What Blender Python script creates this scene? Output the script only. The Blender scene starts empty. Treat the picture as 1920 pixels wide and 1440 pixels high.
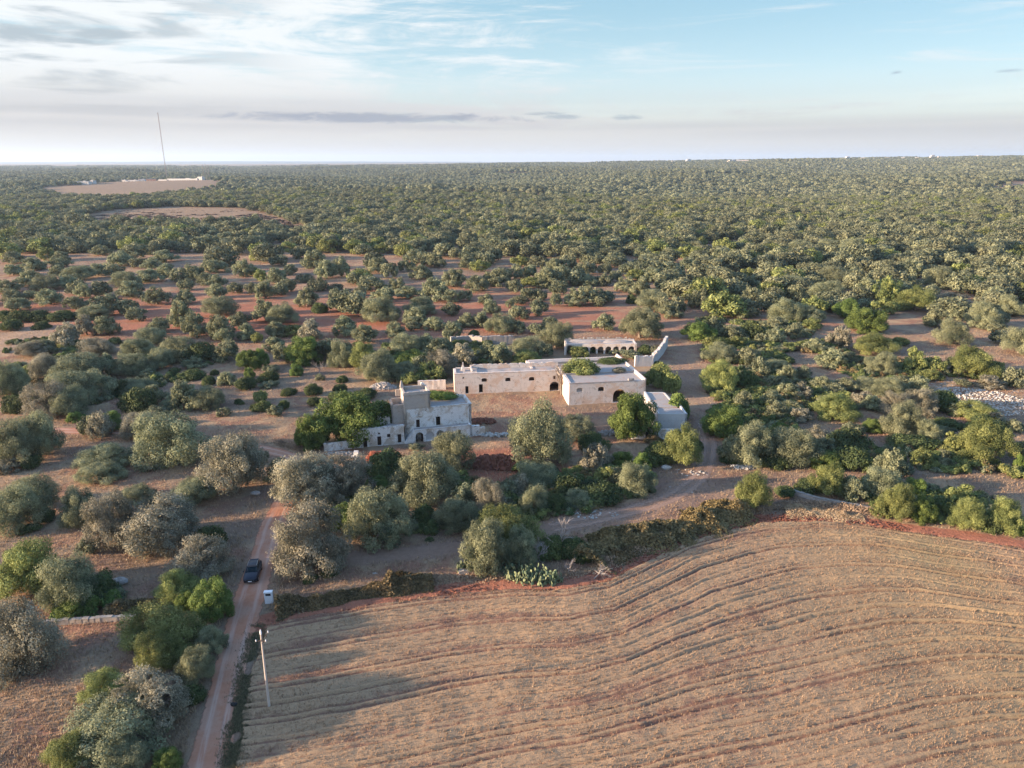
import bpy, math, random
import numpy as np
from mathutils import Vector, Matrix
SKY_STRENGTH = 0.15; CLOUD_STRENGTH = 0.212; HAZE = 4.6e-5

R = math.radians
sc = bpy.context.scene
COL = sc.collection

# ---------------------------------------------------------------- camera
PITCH = R(17.4); F = 1333.0; CAMH = 57.0
cam_d = bpy.data.cameras.new("camera"); cam = bpy.data.objects.new("camera", cam_d)
COL.objects.link(cam)
cam.location = (0, 0, CAMH); cam.rotation_euler = (math.pi/2 - PITCH, 0, 0)
cam_d.sensor_width = 36.0; cam_d.lens = 36.0*F/1920.0
cam_d.clip_start = 0.5; cam_d.clip_end = 90000
sc.camera = cam

# ---------------------------------------------------------------- light and view
SUN_EL = R(11.5); SUN_AZ_DIR = Vector((-math.cos(R(12)), -math.sin(R(12)), 0))
sun_d = bpy.data.lights.new("sun", 'SUN'); sun = bpy.data.objects.new("sun", sun_d); COL.objects.link(sun)
sun_d.energy = 4.3; sun_d.angle = R(0.6); sun_d.color = (1.0, 0.73, 0.49)
to_sun = SUN_AZ_DIR*math.cos(SUN_EL) + Vector((0, 0, math.sin(SUN_EL)))
sun.rotation_euler = to_sun.to_track_quat('Z', 'Y').to_euler()
sc.view_settings.view_transform = 'Standard'; sc.view_settings.look = 'None'
sc.view_settings.exposure = 2.1; sc.view_settings.gamma = 1.0
sc.view_settings.use_curve_mapping = False
sc.cycles.max_bounces = 6; sc.cycles.diffuse_bounces = 3; sc.cycles.transmission_bounces = 3
sc.cycles.transparent_max_bounces = 8; sc.cycles.volume_bounces = 0
sc.cycles.sample_clamp_indirect = 4.0

# ---------------------------------------------------------------- node helpers
class NT:
    def __init__(s, nt):
        s.nt = nt; s.n = nt.nodes; s.l = nt.links
    def new(s, t, **kw):
        n = s.n.new(t)
        for k, v in kw.items(): setattr(n, k, v)
        return n
    def put(s, sock, v):
        if v is None: return
        if hasattr(v, 'is_output'): s.l.new(v, sock)
        else: sock.default_value = v
    def math(s, op, a, b=None, c=None, clamp=False):
        n = s.new('ShaderNodeMath', operation=op); n.use_clamp = clamp
        s.put(n.inputs[0], a)
        if b is not None: s.put(n.inputs[1], b)
        if c is not None: s.put(n.inputs[2], c)
        return n.outputs[0]
    def mix(s, f, a, b, blend='MIX'):
        n = s.new('ShaderNodeMix', data_type='RGBA', blend_type=blend)
        s.put(n.inputs[0], f)
        s.put(n.inputs[6], a if hasattr(a, 'is_output') else (*a, 1) if len(a) == 3 else a)
        s.put(n.inputs[7], b if hasattr(b, 'is_output') else (*b, 1) if len(b) == 3 else b)
        return n.outputs[2]
    def rng(s, v, a, b, c=0.0, d=1.0, smooth=True):
        n = s.new('ShaderNodeMapRange'); n.interpolation_type = 'SMOOTHSTEP' if smooth else 'LINEAR'
        s.put(n.inputs[0], v); n.inputs[1].default_value = a; n.inputs[2].default_value = b
        n.inputs[3].default_value = c; n.inputs[4].default_value = d
        return n.outputs[0]
    def noise(s, vec, scale, detail=4, rough=0.55, dist=0.0):
        n = s.new('ShaderNodeTexNoise'); s.put(n.inputs['Vector'], vec)
        n.inputs['Scale'].default_value = scale; n.inputs['Detail'].default_value = detail
        n.inputs['Roughness'].default_value = rough; n.inputs['Distortion'].default_value = dist
        return n.outputs[0]
    def vor(s, vec, scale, feat='F1', out=0):
        n = s.new('ShaderNodeTexVoronoi', feature=feat); s.put(n.inputs['Vector'], vec)
        n.inputs['Scale'].default_value = scale
        return n.outputs[out]
    def mapping(s, vec, scale=(1, 1, 1), loc=(0, 0, 0), rot=(0, 0, 0)):
        n = s.new('ShaderNodeMapping'); s.put(n.inputs[0], vec)
        n.inputs['Scale'].default_value = scale; n.inputs['Location'].default_value = loc
        n.inputs['Rotation'].default_value = rot
        return n.outputs[0]
    def attr(s, name):
        n = s.new('ShaderNodeAttribute'); n.attribute_name = name
        return n.outputs['Fac']
    def attrc(s, name):
        n = s.new('ShaderNodeAttribute'); n.attribute_name = name
        return n.outputs['Color']
    def bump(s, h, strength=0.5, dist=0.1):
        n = s.new('ShaderNodeBump'); s.put(n.inputs['Height'], h)
        n.inputs['Strength'].default_value = strength; n.inputs['Distance'].default_value = dist
        return n.outputs[0]

def new_mat(name):
    m = bpy.data.materials.new(name); m.use_nodes = True
    m.node_tree.nodes.clear()
    t = NT(m.node_tree); out = t.new('ShaderNodeOutputMaterial')
    return m, t, out

def finish(t, out, color, rough=0.9, normal=None, metal=0.0, spec=0.2):
    b = t.new('ShaderNodeBsdfPrincipled')
    t.put(b.inputs['Base Color'], color if hasattr(color, 'is_output') else (*color, 1))
    t.put(b.inputs['Roughness'], rough); b.inputs['Metallic'].default_value = metal
    b.inputs['Specular IOR Level'].default_value = spec
    if normal is not None: t.l.new(normal, b.inputs['Normal'])
    t.l.new(b.outputs[0], out.inputs[0])
    return b

# ---------------------------------------------------------------- world: daylight sky with high cloud
world = bpy.data.worlds.new("World"); sc.world = world; world.use_nodes = True
world.node_tree.nodes.clear(); w = NT(world.node_tree)
wo = w.new('ShaderNodeOutputWorld')
sky = w.new('ShaderNodeTexSky', sky_type='NISHITA'); sky.sun_disc = False
sky.sun_elevation = SUN_EL; sky.sun_rotation = math.atan2(SUN_AZ_DIR.x, SUN_AZ_DIR.y)
sky.altitude = 60; sky.air_density = 1.0; sky.dust_density = 1.5; sky.ozone_density = 2.5
bg_sky = w.new('ShaderNodeBackground'); w.l.new(sky.outputs[0], bg_sky.inputs[0]); bg_sky.inputs[1].default_value = SKY_STRENGTH
tc = w.new('ShaderNodeTexCoord'); sep = w.new('ShaderNodeSeparateXYZ'); w.l.new(tc.outputs['Generated'], sep.inputs[0])
X, Y, Z = sep.outputs
hor = w.math('SQRT', w.math('ADD', w.math('MULTIPLY', X, X), w.math('MULTIPLY', Y, Y)))
azi = w.math('ARCTAN2', X, Y)                       # 0 straight ahead, negative to the left
elv = w.math('ARCTAN2', Z, hor)                     # elevation in radians
cv = w.new('ShaderNodeCombineXYZ'); w.l.new(azi, cv.inputs[0]); w.l.new(elv, cv.inputs[1])
c1 = w.mapping(cv.outputs[0], (2.3, 13, 1), (3.1, 0.4, 0))
n1 = w.noise(c1, 1.5, 10, 0.66, 1.3)
c2 = w.mapping(cv.outputs[0], (1.2, 15, 1), (7.7, 2.0, 0), (0, 0, 0.14))
n2 = w.noise(c2, 3.0, 8, 0.72, 1.4)
# more cloud to the left and in the middle heights
bias = w.math('ADD', w.rng(azi, -0.62, 0.42, 0.16, -0.14), w.math('MULTIPLY', w.rng(elv, 0.02, 0.13, 0.10, 0.0), 1.0))
cl = w.math('ADD', w.math('ADD', w.math('MULTIPLY', n1, 0.62), w.math('MULTIPLY', n2, 0.38)), bias)
cloud = w.rng(cl, 0.44, 0.62)
# grey undersides among the left clouds
n3 = w.noise(w.mapping(cv.outputs[0], (2.6, 24, 1), (1.3, 5.0, 0)), 1.5, 7, 0.55, 0.6)
grey = w.math('MULTIPLY', w.rng(n3, 0.47, 0.62), w.rng(azi, -0.20, -0.50))
# low haze band over the horizon
band = w.rng(elv, 0.035, 0.125, 1.0, 0.0)
lilac = w.math('MULTIPLY', w.rng(w.noise(w.mapping(cv.outputs[0], (0.7, 22, 1), (0, 3, 0)), 1.6, 5, 0.5, 0.4), 0.35, 0.65),
               w.math('MULTIPLY', w.rng(elv, 0.015, 0.045), w.rng(elv, 0.12, 0.07)))
ccol = w.mix(w.math('MULTIPLY', grey, 0.75), (1.02, 1.07, 1.09), (0.36, 0.47, 0.55))
bcol = w.mix(w.math('MULTIPLY', lilac, 0.55), (0.80, 0.765, 0.73), (0.50, 0.50, 0.535))
blue = w.mix(w.rng(elv, 0.05, 0.2), (0.62, 0.77, 0.83), (0.33, 0.55, 0.65))
streak = w.math('MULTIPLY', w.rng(w.noise(w.mapping(cv.outputs[0], (1.6, 26, 1), (4.4, 1.1, 0), (0, 0, 0.35)), 1.6, 9, 0.72, 1.0), 0.50, 0.70), 0.55)
cloud = w.math('MAXIMUM', cloud, streak)
ccol = w.mix(cloud, blue, ccol)
ccol = w.mix(band, ccol, bcol)
# long thin dark cloud above the horizon and its small neighbours
def cigar(a0, a1, e0, th, seed):
    nn = w.noise(w.mapping(cv.outputs[0], (16, 90, 1), (seed, 0, 0)), 1.0, 7, 0.68, 1.2)
    m = (a0+a1)/2; h = (a1-a0)/2
    da = w.math('DIVIDE', w.math('SUBTRACT', azi, m), h)
    de = w.math('DIVIDE', w.math('SUBTRACT', elv, e0), th)
    r2 = w.math('ADD', w.math('MULTIPLY', da, da), w.math('MULTIPLY', de, de))
    return w.rng(w.math('ADD', r2, w.math('MULTIPLY', w.math('SUBTRACT', nn, 0.5), 4.2)), 1.25, 0.05)
dark = cigar(-0.385, 0.01, 0.0535, 0.0068, 1.0)
for a in ((0.015, 0.07, 0.060, 0.0028, 5.0), (0.035, 0.095, 0.0555, 0.0034, 9.0), (0.13, 0.17, 0.0545, 0.0042, 12.0), (0.452, 0.470, 0.098, 0.0022, 17.), (0.555, 0.59, 0.094, 0.0022, 21.)):
    dark = w.math('MAXIMUM', dark, cigar(*a))
ccol = w.mix(w.math('MULTIPLY', dark, 0.85), ccol, (0.34, 0.38, 0.47))
above = w.rng(elv, -0.02, 0.0)
cov = w.math('MAXIMUM', w.math('MULTIPLY_ADD', cloud, 0.15, 0.85), w.math('MAXIMUM', w.math('MULTIPLY', band, 0.97), w.math('MULTIPLY', dark, 0.9)))
overhead = w.rng(elv, 0.6, 0.22)                    # thin cloud only; clear sky overhead
cov = w.math('MULTIPLY', cov, w.math('MULTIPLY', above, overhead))
bg_cl = w.new('ShaderNodeBackground'); w.l.new(ccol, bg_cl.inputs[0]); bg_cl.inputs[1].default_value = CLOUD_STRENGTH
mx = w.new('ShaderNodeMixShader'); w.l.new(cov, mx.inputs[0]); w.l.new(bg_sky.outputs[0], mx.inputs[1]); w.l.new(bg_cl.outputs[0], mx.inputs[2])
w.l.new(mx.outputs[0], wo.inputs[0])
world.cycles.sampling_method = 'MANUAL'; world.cycles.sample_map_resolution = 512

# ---------------------------------------------------------------- geometry helpers
def ground_z(x, y):
    """gentle rise of the land far away on the right (metres)"""
    x = np.asarray(x, float); y = np.asarray(y, float)
    ys = np.clip((y-1100)/4200, 0, 1); ys = ys*ys*(3-2*ys)
    a = np.clip((x/np.maximum(y, 1.0)+0.40)/1.2, 0, 1.2)
    und = np.clip((y-650)/900, 0, 1)*np.clip((5200-y)/1500, 0, 1)
    return ys*(a**1.15)*95.0+und*(7.0*np.sin(x/310.0+y/420.0)+5.0*np.sin(x/170.0-y/260.0+1.3)-3.0)

def at(px, py, h=0.0):
    """point where the sight line of a photograph pixel meets height h"""
    xc = (px-960)/F; yc = (720-py)/F
    dx, dy, dz = xc, math.cos(PITCH)+yc*math.sin(PITCH), -math.sin(PITCH)+yc*math.cos(PITCH)
    t = (h-CAMH)/dz
    return (t*dx, t*dy)

def tag(o, label=None, cat=None, group=None, kind=None):
    if label: o['label'] = label
    if cat: o['category'] = cat
    if group: o['group'] = group
    if kind: o['kind'] = kind
    return o

def empty(name, loc=(0, 0, 0), rz=0.0):
    o = bpy.data.objects.new(name, None); o.location = loc; o.rotation_euler = (0, 0, rz)
    o.empty_display_size = 1; COL.objects.link(o)
    return o

def link_mesh(name, me, mat, parent=None, loc=None):
    o = bpy.data.objects.new(name, me)
    if mat is not None and not me.materials: me.materials.append(mat)
    COL.objects.link(o)
    if parent is not None: o.parent = parent
    if loc is not None: o.location = loc
    return o

def np_mesh(name, verts, quads, mat=None, smooth=False, fattr=None, vattr=None):
    """quads: (N,4) or (N,3) int array"""
    verts = np.asarray(verts, np.float32); quads = np.asarray(quads, np.int32)
    me = bpy.data.meshes.new(name); k = quads.shape[1]
    me.vertices.add(len(verts)); me.vertices.foreach_set('co', verts.ravel())
    me.loops.add(quads.size); me.loops.foreach_set('vertex_index', quads.ravel())
    me.polygons.add(len(quads)); me.polygons.foreach_set('loop_start', np.arange(0, quads.size, k, dtype=np.int32))
    if smooth: me.polygons.foreach_set('use_smooth', np.ones(len(quads), bool))
    for an, av in (fattr or {}).items():
        a = me.attributes.new(an, 'FLOAT', 'FACE'); a.data.foreach_set('value', np.asarray(av, np.float32))
    for an, av in (vattr or {}).items():
        a = me.attributes.new(an, 'FLOAT', 'POINT'); a.data.foreach_set('value', np.asarray(av, np.float32))
    me.update(calc_edges=True); me.validate()
    if mat: me.materials.append(mat)
    return me

class MB:
    """collects boxes, bars, tubes and panels into ONE mesh"""
    def __init__(s): s.v = []; s.f = []
    def add(s, vs, fs):
        b = len(s.v); s.v += [tuple(v) for v in vs]; s.f += [tuple(b+i for i in f) for f in fs]
    def box(s, x0, y0, z0, x1, y1, z1):
        s.add([(x0, y0, z0), (x1, y0, z0), (x1, y1, z0), (x0, y1, z0), (x0, y0, z1), (x1, y0, z1), (x1, y1, z1), (x0, y1, z1)],
              [(0, 3, 2, 1), (4, 5, 6, 7), (0, 1, 5, 4), (1, 2, 6, 5), (2, 3, 7, 6), (3, 0, 4, 7)])
    def wobbly(s, x0, y0, z0, x1, y1, z1, rng, j=0.08):
        vs = [(x0, y0, z0), (x1, y0, z0), (x1, y1, z0), (x0, y1, z0), (x0, y0, z1), (x1, y0, z1), (x1, y1, z1), (x0, y1, z1)]
        vs = [(a+rng.uniform(-j, j), b+rng.uniform(-j, j), c+rng.uniform(-j, j)) for a, b, c in vs]
        s.add(vs, [(0, 3, 2, 1), (4, 5, 6, 7), (0, 1, 5, 4), (1, 2, 6, 5), (2, 3, 7, 6), (3, 0, 4, 7)])
    def tube(s, pts, rad, n=6, cap=True):
        pts = [Vector(p) for p in pts]; rings = []
        if not hasattr(rad, '__len__'): rad = [rad]*len(pts)
        for i, p in enumerate(pts):
            d = (pts[min(i+1, len(pts)-1)]-pts[max(i-1, 0)])
            if d.length < 1e-6: d = Vector((0, 0, 1))
            d.normalize(); a = d.orthogonal().normalized() if abs(d.z) > 0.95 else d.cross(Vector((0, 0, 1))).normalized()
            b = d.cross(a)
            rings.append([p+rad[i]*(math.cos(2*math.pi*k/n)*a+math.sin(2*math.pi*k/n)*b) for k in range(n)])
        vs = [q for r in rings for q in r]; fs = []
        for i in range(len(pts)-1):
            for k in range(n):
                fs.append((i*n+k, i*n+(k+1) % n, (i+1)*n+(k+1) % n, (i+1)*n+k))
        if cap:
            fs.append(tuple(range(n-1, -1, -1))); m = (len(pts)-1)*n; fs.append(tuple(m+k for k in range(n)))
        s.add(vs, fs)
    def ellipsoid(s, c, r, n=8, m=5, rot=None):
        vs = []; fs = []
        for i in range(m+1):
            th = math.pi*i/m
            for k in range(n):
                ph = 2*math.pi*k/n
                p = Vector((r[0]*math.sin(th)*math.cos(ph), r[1]*math.sin(th)*math.sin(ph), r[2]*math.cos(th)))
                if rot is not None: p = rot @ p
                vs.append(Vector(c)+p)
        for i in range(m):
            for k in range(n):
                fs.append((i*n+k, (i+1)*n+k, (i+1)*n+(k+1) % n, i*n+(k+1) % n))
        s.add(vs, fs)
    def panel(s, p0, p1, z0, z1, th, ops=()):
        """wall from p0 to p1 (plan), outer face to the right-hand side of travel, thickness th inwards;
        ops: (a0, b0, a1, b1, arched) along the wall and in height"""
        p0 = Vector((p0[0], p0[1], 0)); p1 = Vector((p1[0], p1[1], 0)); d = p1-p0; Lw = d.length; d.normalize()
        nrm = Vector((-d.y, d.x, 0))           # inwards
        def P(a, z, q): return p0+d*a+nrm*(th*q)+Vector((0, 0, z))
        ops = [(max(o[0], 0.02), o[1] if o[1] > z0 else z0, min(o[2], Lw-0.02), min(o[3], z1-0.02), o[4]) for o in ops]
        us = sorted({0.0, Lw, *[o[0] for o in ops], *[o[2] for o in ops]})
        zs = sorted({z0, z1, *[o[1] for o in ops], *[o[3] for o in ops]})
        for i in range(len(us)-1):
            for j in range(len(zs)-1):
                um = (us[i]+us[i+1])/2; zm = (zs[j]+zs[j+1])/2
                if any(o[0] < um < o[2] and o[1] < zm < o[3] for o in ops): continue
                a, b, c, e = us[i], us[i+1], zs[j], zs[j+1]
                s.add([P(a, c, 0), P(b, c, 0), P(b, e, 0), P(a, e, 0)], [(0, 1, 2, 3)])
                s.add([P(a, c, 1), P(b, c, 1), P(b, e, 1), P(a, e, 1)], [(3, 2, 1, 0)])
        s.add([P(0, z1, 0), P(Lw, z1, 0), P(Lw, z1, 1), P(0, z1, 1)], [(0, 1, 2, 3)])
        s.add([P(0, z0, 0), P(0, z1, 0), P(0, z1, 1), P(0, z0, 1)], [(0, 1, 2, 3)])
        s.add([P(Lw, z0, 0), P(Lw, z1, 0), P(Lw, z1, 1), P(Lw, z0, 1)], [(3, 2, 1, 0)])
        for (a, c, b, e, arched) in ops:
            w_ = b-a; rise = min(w_/2, (e-c)*0.6) if arched == 1 else (0.22*w_ if arched == 2 else 0)
            sp = e-rise
            s.add([P(a, c, 0), P(a, sp, 0), P(a, sp, 1), P(a, c, 1)], [(3, 2, 1, 0)])
            s.add([P(b, c, 0), P(b, sp, 0), P(b, sp, 1), P(b, c, 1)], [(0, 1, 2, 3)])
            if c > z0: s.add([P(a, c, 0), P(b, c, 0), P(b, c, 1), P(a, c, 1)], [(0, 1, 2, 3)])
            if not rise:
                s.add([P(a, e, 0), P(b, e, 0), P(b, e, 1), P(a, e, 1)], [(3, 2, 1, 0)])
            else:
                n = 10; arc = []
                for k in range(n+1):
                    t = math.pi*(1-k/n); arc.append((a+w_/2+w_/2*math.cos(t), sp+rise*math.sin(t)))
                for k in range(n):
                    (u0, q0), (u1, q1) = arc[k], arc[k+1]
                    s.add([P(u0, q0, 0), P(u1, q1, 0), P(u1, e+0.0, 0), P(u0, e+0.0, 0)], [(0, 1, 2, 3)])
                    s.add([P(u0, q0, 1), P(u1, q1, 1), P(u1, e+0.0, 1), P(u0, e+0.0, 1)], [(3, 2, 1, 0)])
                    s.add([P(u0, q0, 0), P(u1, q1, 0), P(u1, q1, 1), P(u0, q0, 1)], [(3, 2, 1, 0)])
    def mesh(s, name, mat=None, smooth=False):
        me = bpy.data.meshes.new(name); me.from_pydata([tuple(v) for v in s.v], [], s.f); me.update()
        if smooth: me.polygons.foreach_set('use_smooth', [True]*len(me.polygons))
        if mat: me.materials.append(mat)
        return me
    def build(s, name, mat, parent=None, smooth=False, loc=None):
        return link_mesh(name, s.mesh(name, mat, smooth), mat, parent, loc)

def seg_dist(px, py, poly, closed=False):
    """distance from points to a polyline (numpy)"""
    d = np.full(px.shape, 1e9); n = len(poly)
    for i in range(n if closed else n-1):
        x0, y0 = poly[i]; x1, y1 = poly[(i+1) % n]
        dx, dy = x1-x0, y1-y0; L2 = dx*dx+dy*dy+1e-9
        t = np.clip(((px-x0)*dx+(py-y0)*dy)/L2, 0, 1)
        d = np.minimum(d, np.hypot(px-x0-t*dx, py-y0-t*dy))
    return d

def inside(px, py, poly):
    c = np.zeros(px.shape, bool); n = len(poly); j = n-1
    for i in range(n):
        xi, yi = poly[i]; xj, yj = poly[j]
        c ^= ((yi > py) != (yj > py)) & (px < (xj-xi)*(py-yi)/((yj-yi)+1e-12)+xi)
        j = i
    return c

def sdist(px, py, poly):
    """positive inside"""
    d = seg_dist(px, py, poly, True)
    return np.where(inside(px, py, poly), d, -d)

def vnoise(x, y, scale, seed=0):
    """smooth value noise 0..1 (numpy)"""
    x = np.asarray(x)/scale; y = np.asarray(y)/scale
    xi = np.floor(x).astype(np.int64); yi = np.floor(y).astype(np.int64); fx = x-xi; fy = y-yi
    fx = fx*fx*(3-2*fx); fy = fy*fy*(3-2*fy)
    def h(a, b):
        v = (a*374761393+b*668265263+seed*1442695041) & 0xffffffff
        v = ((v ^ (v >> 13))*1274126177) & 0xffffffff
        return ((v ^ (v >> 16)) & 0xffff)/65535.0
    return (h(xi, yi)*(1-fx)+h(xi+1, yi)*fx)*(1-fy)+(h(xi, yi+1)*(1-fx)+h(xi+1, yi+1)*fx)*fy
# ================================================================ THE LAND
# outlines read off the photograph's lay-out, held as ground positions
FIELD_TOP = [at(*p) for p in ((497, 1172), (560, 1158), (700, 1133), (860, 1110), (960, 1104), (1060, 1104), (1140, 1086), (1200, 1056),
                              (1290, 1012), (1380, 988), (1430, 978), (1520, 974), (1600, 978), (1700, 996), (1800, 1010), (1930, 1030), (2060, 1058), (2300, 1120))]
FIELD = FIELD_TOP + [(130, 50), (130, 30), (-24, 30)] + [at(*p) for p in ((432, 1460), (452, 1330), (468, 1250))]
FX = np.array([p[0] for p in FIELD_TOP]); FY = np.array([p[1] for p in FIELD_TOP])
ROAD_E = [((300, 1640), (392, 1640)), ((352, 1440), (430, 1440)), ((383, 1330), (444, 1330)), ((422, 1180), (479, 1180)), ((443, 1110), (500, 1110)), ((463, 1060), (512, 1060)),
          ((478, 1020), (522, 1020)), ((487, 990), (531, 990)), ((508, 950), (547, 950)), ((528, 905), (561, 905)), ((541, 880), (568, 878)),
          ((540, 868), (566, 858)), ((525, 858), (540, 846)), ((490, 850), (500, 837)), ((430, 841), (435, 829)), ((380, 835), (385, 824)), ((300, 822), (302, 811)),
          ((220, 815), (222, 804)), ((150, 814), (150, 803)), ((60, 811), (60, 801)), ((-60, 808), (-60, 798))]
ROAD_L = [at(*a) for a, b in ROAD_E]; ROAD_R = [at(*b) for a, b in ROAD_E]
ROAD_MID = [((a[0]+b[0])/2, (a[1]+b[1])/2) for a, b in zip(ROAD_L, ROAD_R)]
TRACK = [at(*p) for p in ((1035, 990), (1100, 977), (1180, 960), (1250, 938), (1295, 910), (1318, 885), (1328, 850), (1328, 820), (1318, 795))]
SUNLIT_PATH = [at(*p) for p in ((520, 1056), (600, 1056), (700, 1046), (800, 1036), (870, 1026), (960, 1005), (1035, 990))]  # path strip; sunlit band between tree shadows is painted as bare ground
BARE = [at(*p) for p in ((1255, 640), (1300, 640), (1320, 690), (1345, 760), (1335, 800), (1350, 880), (1400, 905), (1380, 960), (1200, 1010), (1060, 1010), (1040, 985), (1180, 940), (1260, 880), (1300, 850), (1290, 760), (1240, 700))]
YARD = [at(*p) for p in ((900, 742), (1050, 735), (1065, 762), (1160, 755), (1180, 830), (1100, 850), (960, 860), (860, 850), (890, 800), (900, 770))]
REDBANK = [at(*p) for p in ((880, 845), (960, 838), (1010, 860), (1000, 905), (900, 900), (860, 870))]
CLEARS = [[at(*p) for p in c] for c in (
    ((150, 408), (210, 396), (330, 391), (430, 393), (500, 402), (590, 430), (560, 438), (480, 425), (400, 426), (300, 422), (200, 427), (150, 422)),
    ((172, 352), (240, 338), (400, 336), (402, 358), (310, 368), (180, 362)),
    ((78, 356), (180, 352), (250, 362), (180, 369), (84, 361)),
    ((60, 374), (170, 371), (260, 364), (335, 366), (240, 379), (70, 379)),
    ((0, 322), (100, 322), (96, 325), (0, 325.5)),
    ((-60, 636), (0, 622), (60, 612), (100, 612), (106, 626), (70, 652), (0, 668), (-60, 676)),
    ((-80, 597), (0, 600), (90, 598), (140, 602), (110, 614), (0, 622), (-80, 630)),
    ((1868, 356), (1930, 352), (1930, 359), (1880, 362)),
)]
ROCKY = [at(*p) for p in ((1730, 712), (1800, 708), (1930, 735), (1930, 800), (1850, 790), (1780, 765), (1735, 735))]

def field_phase(x, y):
    yb = np.interp(x, FX, FY); d = yb-y
    w_ = 1/(1+np.exp((d-22-0.10*x)/7.0))
    line = 86+0.21*x+1.2*np.sin(x/17.0)+0.8*np.sin(x/7.3+1)
    return y-(yb*w_+line*(1-w_)), d

def relief(x, y):
    """small unevenness of the near ground"""
    near = np.clip(1.3-y/500.0, 0, 1)
    return near*(0.55*(vnoise(x, y, 23, 3)-0.5)+0.30*(vnoise(x, y, 7, 5)-0.5)+0.16*(vnoise(x, y, 2.6, 9)-0.5))

# ---- ground sheet: fan grid, fine near, coarse to the horizon
ys = [-400, -250, -120, -40, 0, 20]
y_ = 34.0
while y_ < 30000:
    ys.append(y_); y_ += max(0.9, (y_-90)*0.012)
ys = np.array(ys); nu = 620
uu = np.linspace(-1, 1, nu); uu = np.sign(uu)*np.abs(uu)**1.35
GX = uu[None, :]*(170+1.35*np.maximum(ys, 0))[:, None]; GY = np.repeat(ys[:, None], nu, 1)
gx, gy = GX.ravel(), GY.ravel()
sd_field = np.where((gy < 125) & (gx < 140) & (gx > -45), sdist(gx, gy, FIELD), -99.0)
d_road = np.full(gx.shape, 99.0); nr = (gy < 260) & (gy > 20) & (gx < 60)
d_road[nr] = seg_dist(gx[nr], gy[nr], ROAD_MID)
gz = ground_z(gx, gy)+relief(gx, gy)*np.clip((d_road-2)/4, 0.15, 1)
gz = np.where(sd_field > 0.6, gz-0.55, gz)
d_t1 = np.full(gx.shape, 99.0); nr2 = (gy < 300) & (gx > -60) & (gx < 90)
d_t1[nr2] = np.minimum(seg_dist(gx[nr2], gy[nr2], TRACK), seg_dist(gx[nr2], gy[nr2], SUNLIT_PATH))
def soft(poly, w_):
    m = np.zeros(gx.shape); q = [p[0] for p in poly]; r_ = [p[1] for p in poly]
    k = (gx > min(q)-w_*3) & (gx < max(q)+w_*3) & (gy > min(r_)-w_*3) & (gy < max(r_)+w_*3)
    m[k] = np.clip(sdist(gx[k], gy[k], poly)/w_*0.5+0.5, 0, 1)
    return m
bare = np.maximum(soft(BARE, 5)*0.6, np.clip(1.6-d_t1/2.2, 0, 0.8))  # bare earth, plus the sun-gap band painted along the path right of the road
clear = np.zeros(gx.shape)
for i, c in enumerate(CLEARS):
    clear = np.maximum(clear, soft(c, 3 if i > 4 else 12)*(0.9 if i != 6 else 0.35))
red = np.maximum.reduce([soft(YARD, 6)*0.35, soft(REDBANK, 4),
      np.where(gy < 400, np.clip((gy-200)/50, 0, 1)*np.clip((400-gy)/120, 0, 1)*0.55*np.clip(0.9-(gx-20)/160, 0.35, 1), 0),
      np.where((gy > 400) & (gy < 1200), 0.25, 0),
      np.clip(1.6-np.abs(np.where(gy < 125, -seg_dist(gx, gy, FIELD_TOP), -99)+1.0)/1.2, 0, 1)])
rocky = soft(ROCKY, 4)
litter = np.where(gy > 420, np.clip((gy-420)/400, 0, 1), 0)
idx = np.arange(len(ys)*nu).reshape(len(ys), nu)
gq = np.stack([idx[:-1, :-1].ravel(), idx[:-1, 1:].ravel(), idx[1:, 1:].ravel(), idx[1:, :-1].ravel()], 1)

m_ground, t, out = new_mat("ground_soil")
geo = t.new('ShaderNodeNewGeometry'); pos = geo.outputs['Position']
n_big = t.noise(pos, 0.035, 6, 0.6); n_mid = t.noise(pos, 0.16, 6, 0.65, 0.5); n_fine = t.noise(pos, 1.3, 5, 0.7); n_grit = t.noise(pos, 5.0, 3, 0.7)
n_str = t.noise(t.mapping(pos, (0.05, 0.22, 1)), 1.0, 5, 0.6)
soil = t.mix(n_fine, (0.165, 0.085, 0.058), (0.32, 0.180, 0.125))
redc = t.mix(n_fine, (0.19, 0.072, 0.046), (0.38, 0.175, 0.115))
grass = t.mix(n_grit, (0.20, 0.14, 0.090), (0.46, 0.33, 0.21))
greyg = t.mix(n_fine, (0.095, 0.072, 0.056), (0.24, 0.185, 0.145))
c = t.mix(t.rng(n_mid, 0.38, 0.60), soil, grass)
c = t.mix(t.math('MULTIPLY', t.rng(n_big, 0.42, 0.62), 0.75), c, greyg)
rmask = t.rng(t.math('ADD', t.attr('red'), t.math('MULTIPLY', t.math('SUBTRACT', n_str, 0.5), 0.9)), 0.22, 0.62)
c = t.mix(rmask, c, redc)
bmask = t.rng(t.math('ADD', t.attr('bare'), t.math('MULTIPLY', t.math('SUBTRACT', n_mid, 0.5), 0.5)), 0.3, 0.7)
c = t.mix(bmask, c, t.mix(n_fine, (0.165, 0.108, 0.080), (0.32, 0.215, 0.16)))
c = t.mix(t.math('MULTIPLY', t.attr('clear'), 0.9), c, t.mix(n_str, (0.26, 0.17, 0.125), (0.40, 0.31, 0.215)))
c = t.mix(t.math('MULTIPLY', t.attr('litter'), 0.45), c, (0.14, 0.095, 0.06))
stones = t.rng(t.vor(pos, 0.9), 0.38, 0.22)
c = t.mix(t.math('MULTIPLY', stones, t.rng(t.math('ADD', t.attr('rocky'), t.math('MULTIPLY', n_mid, 0.3)), 0.3, 0.7)), c, (0.33, 0.315, 0.295))
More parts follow.
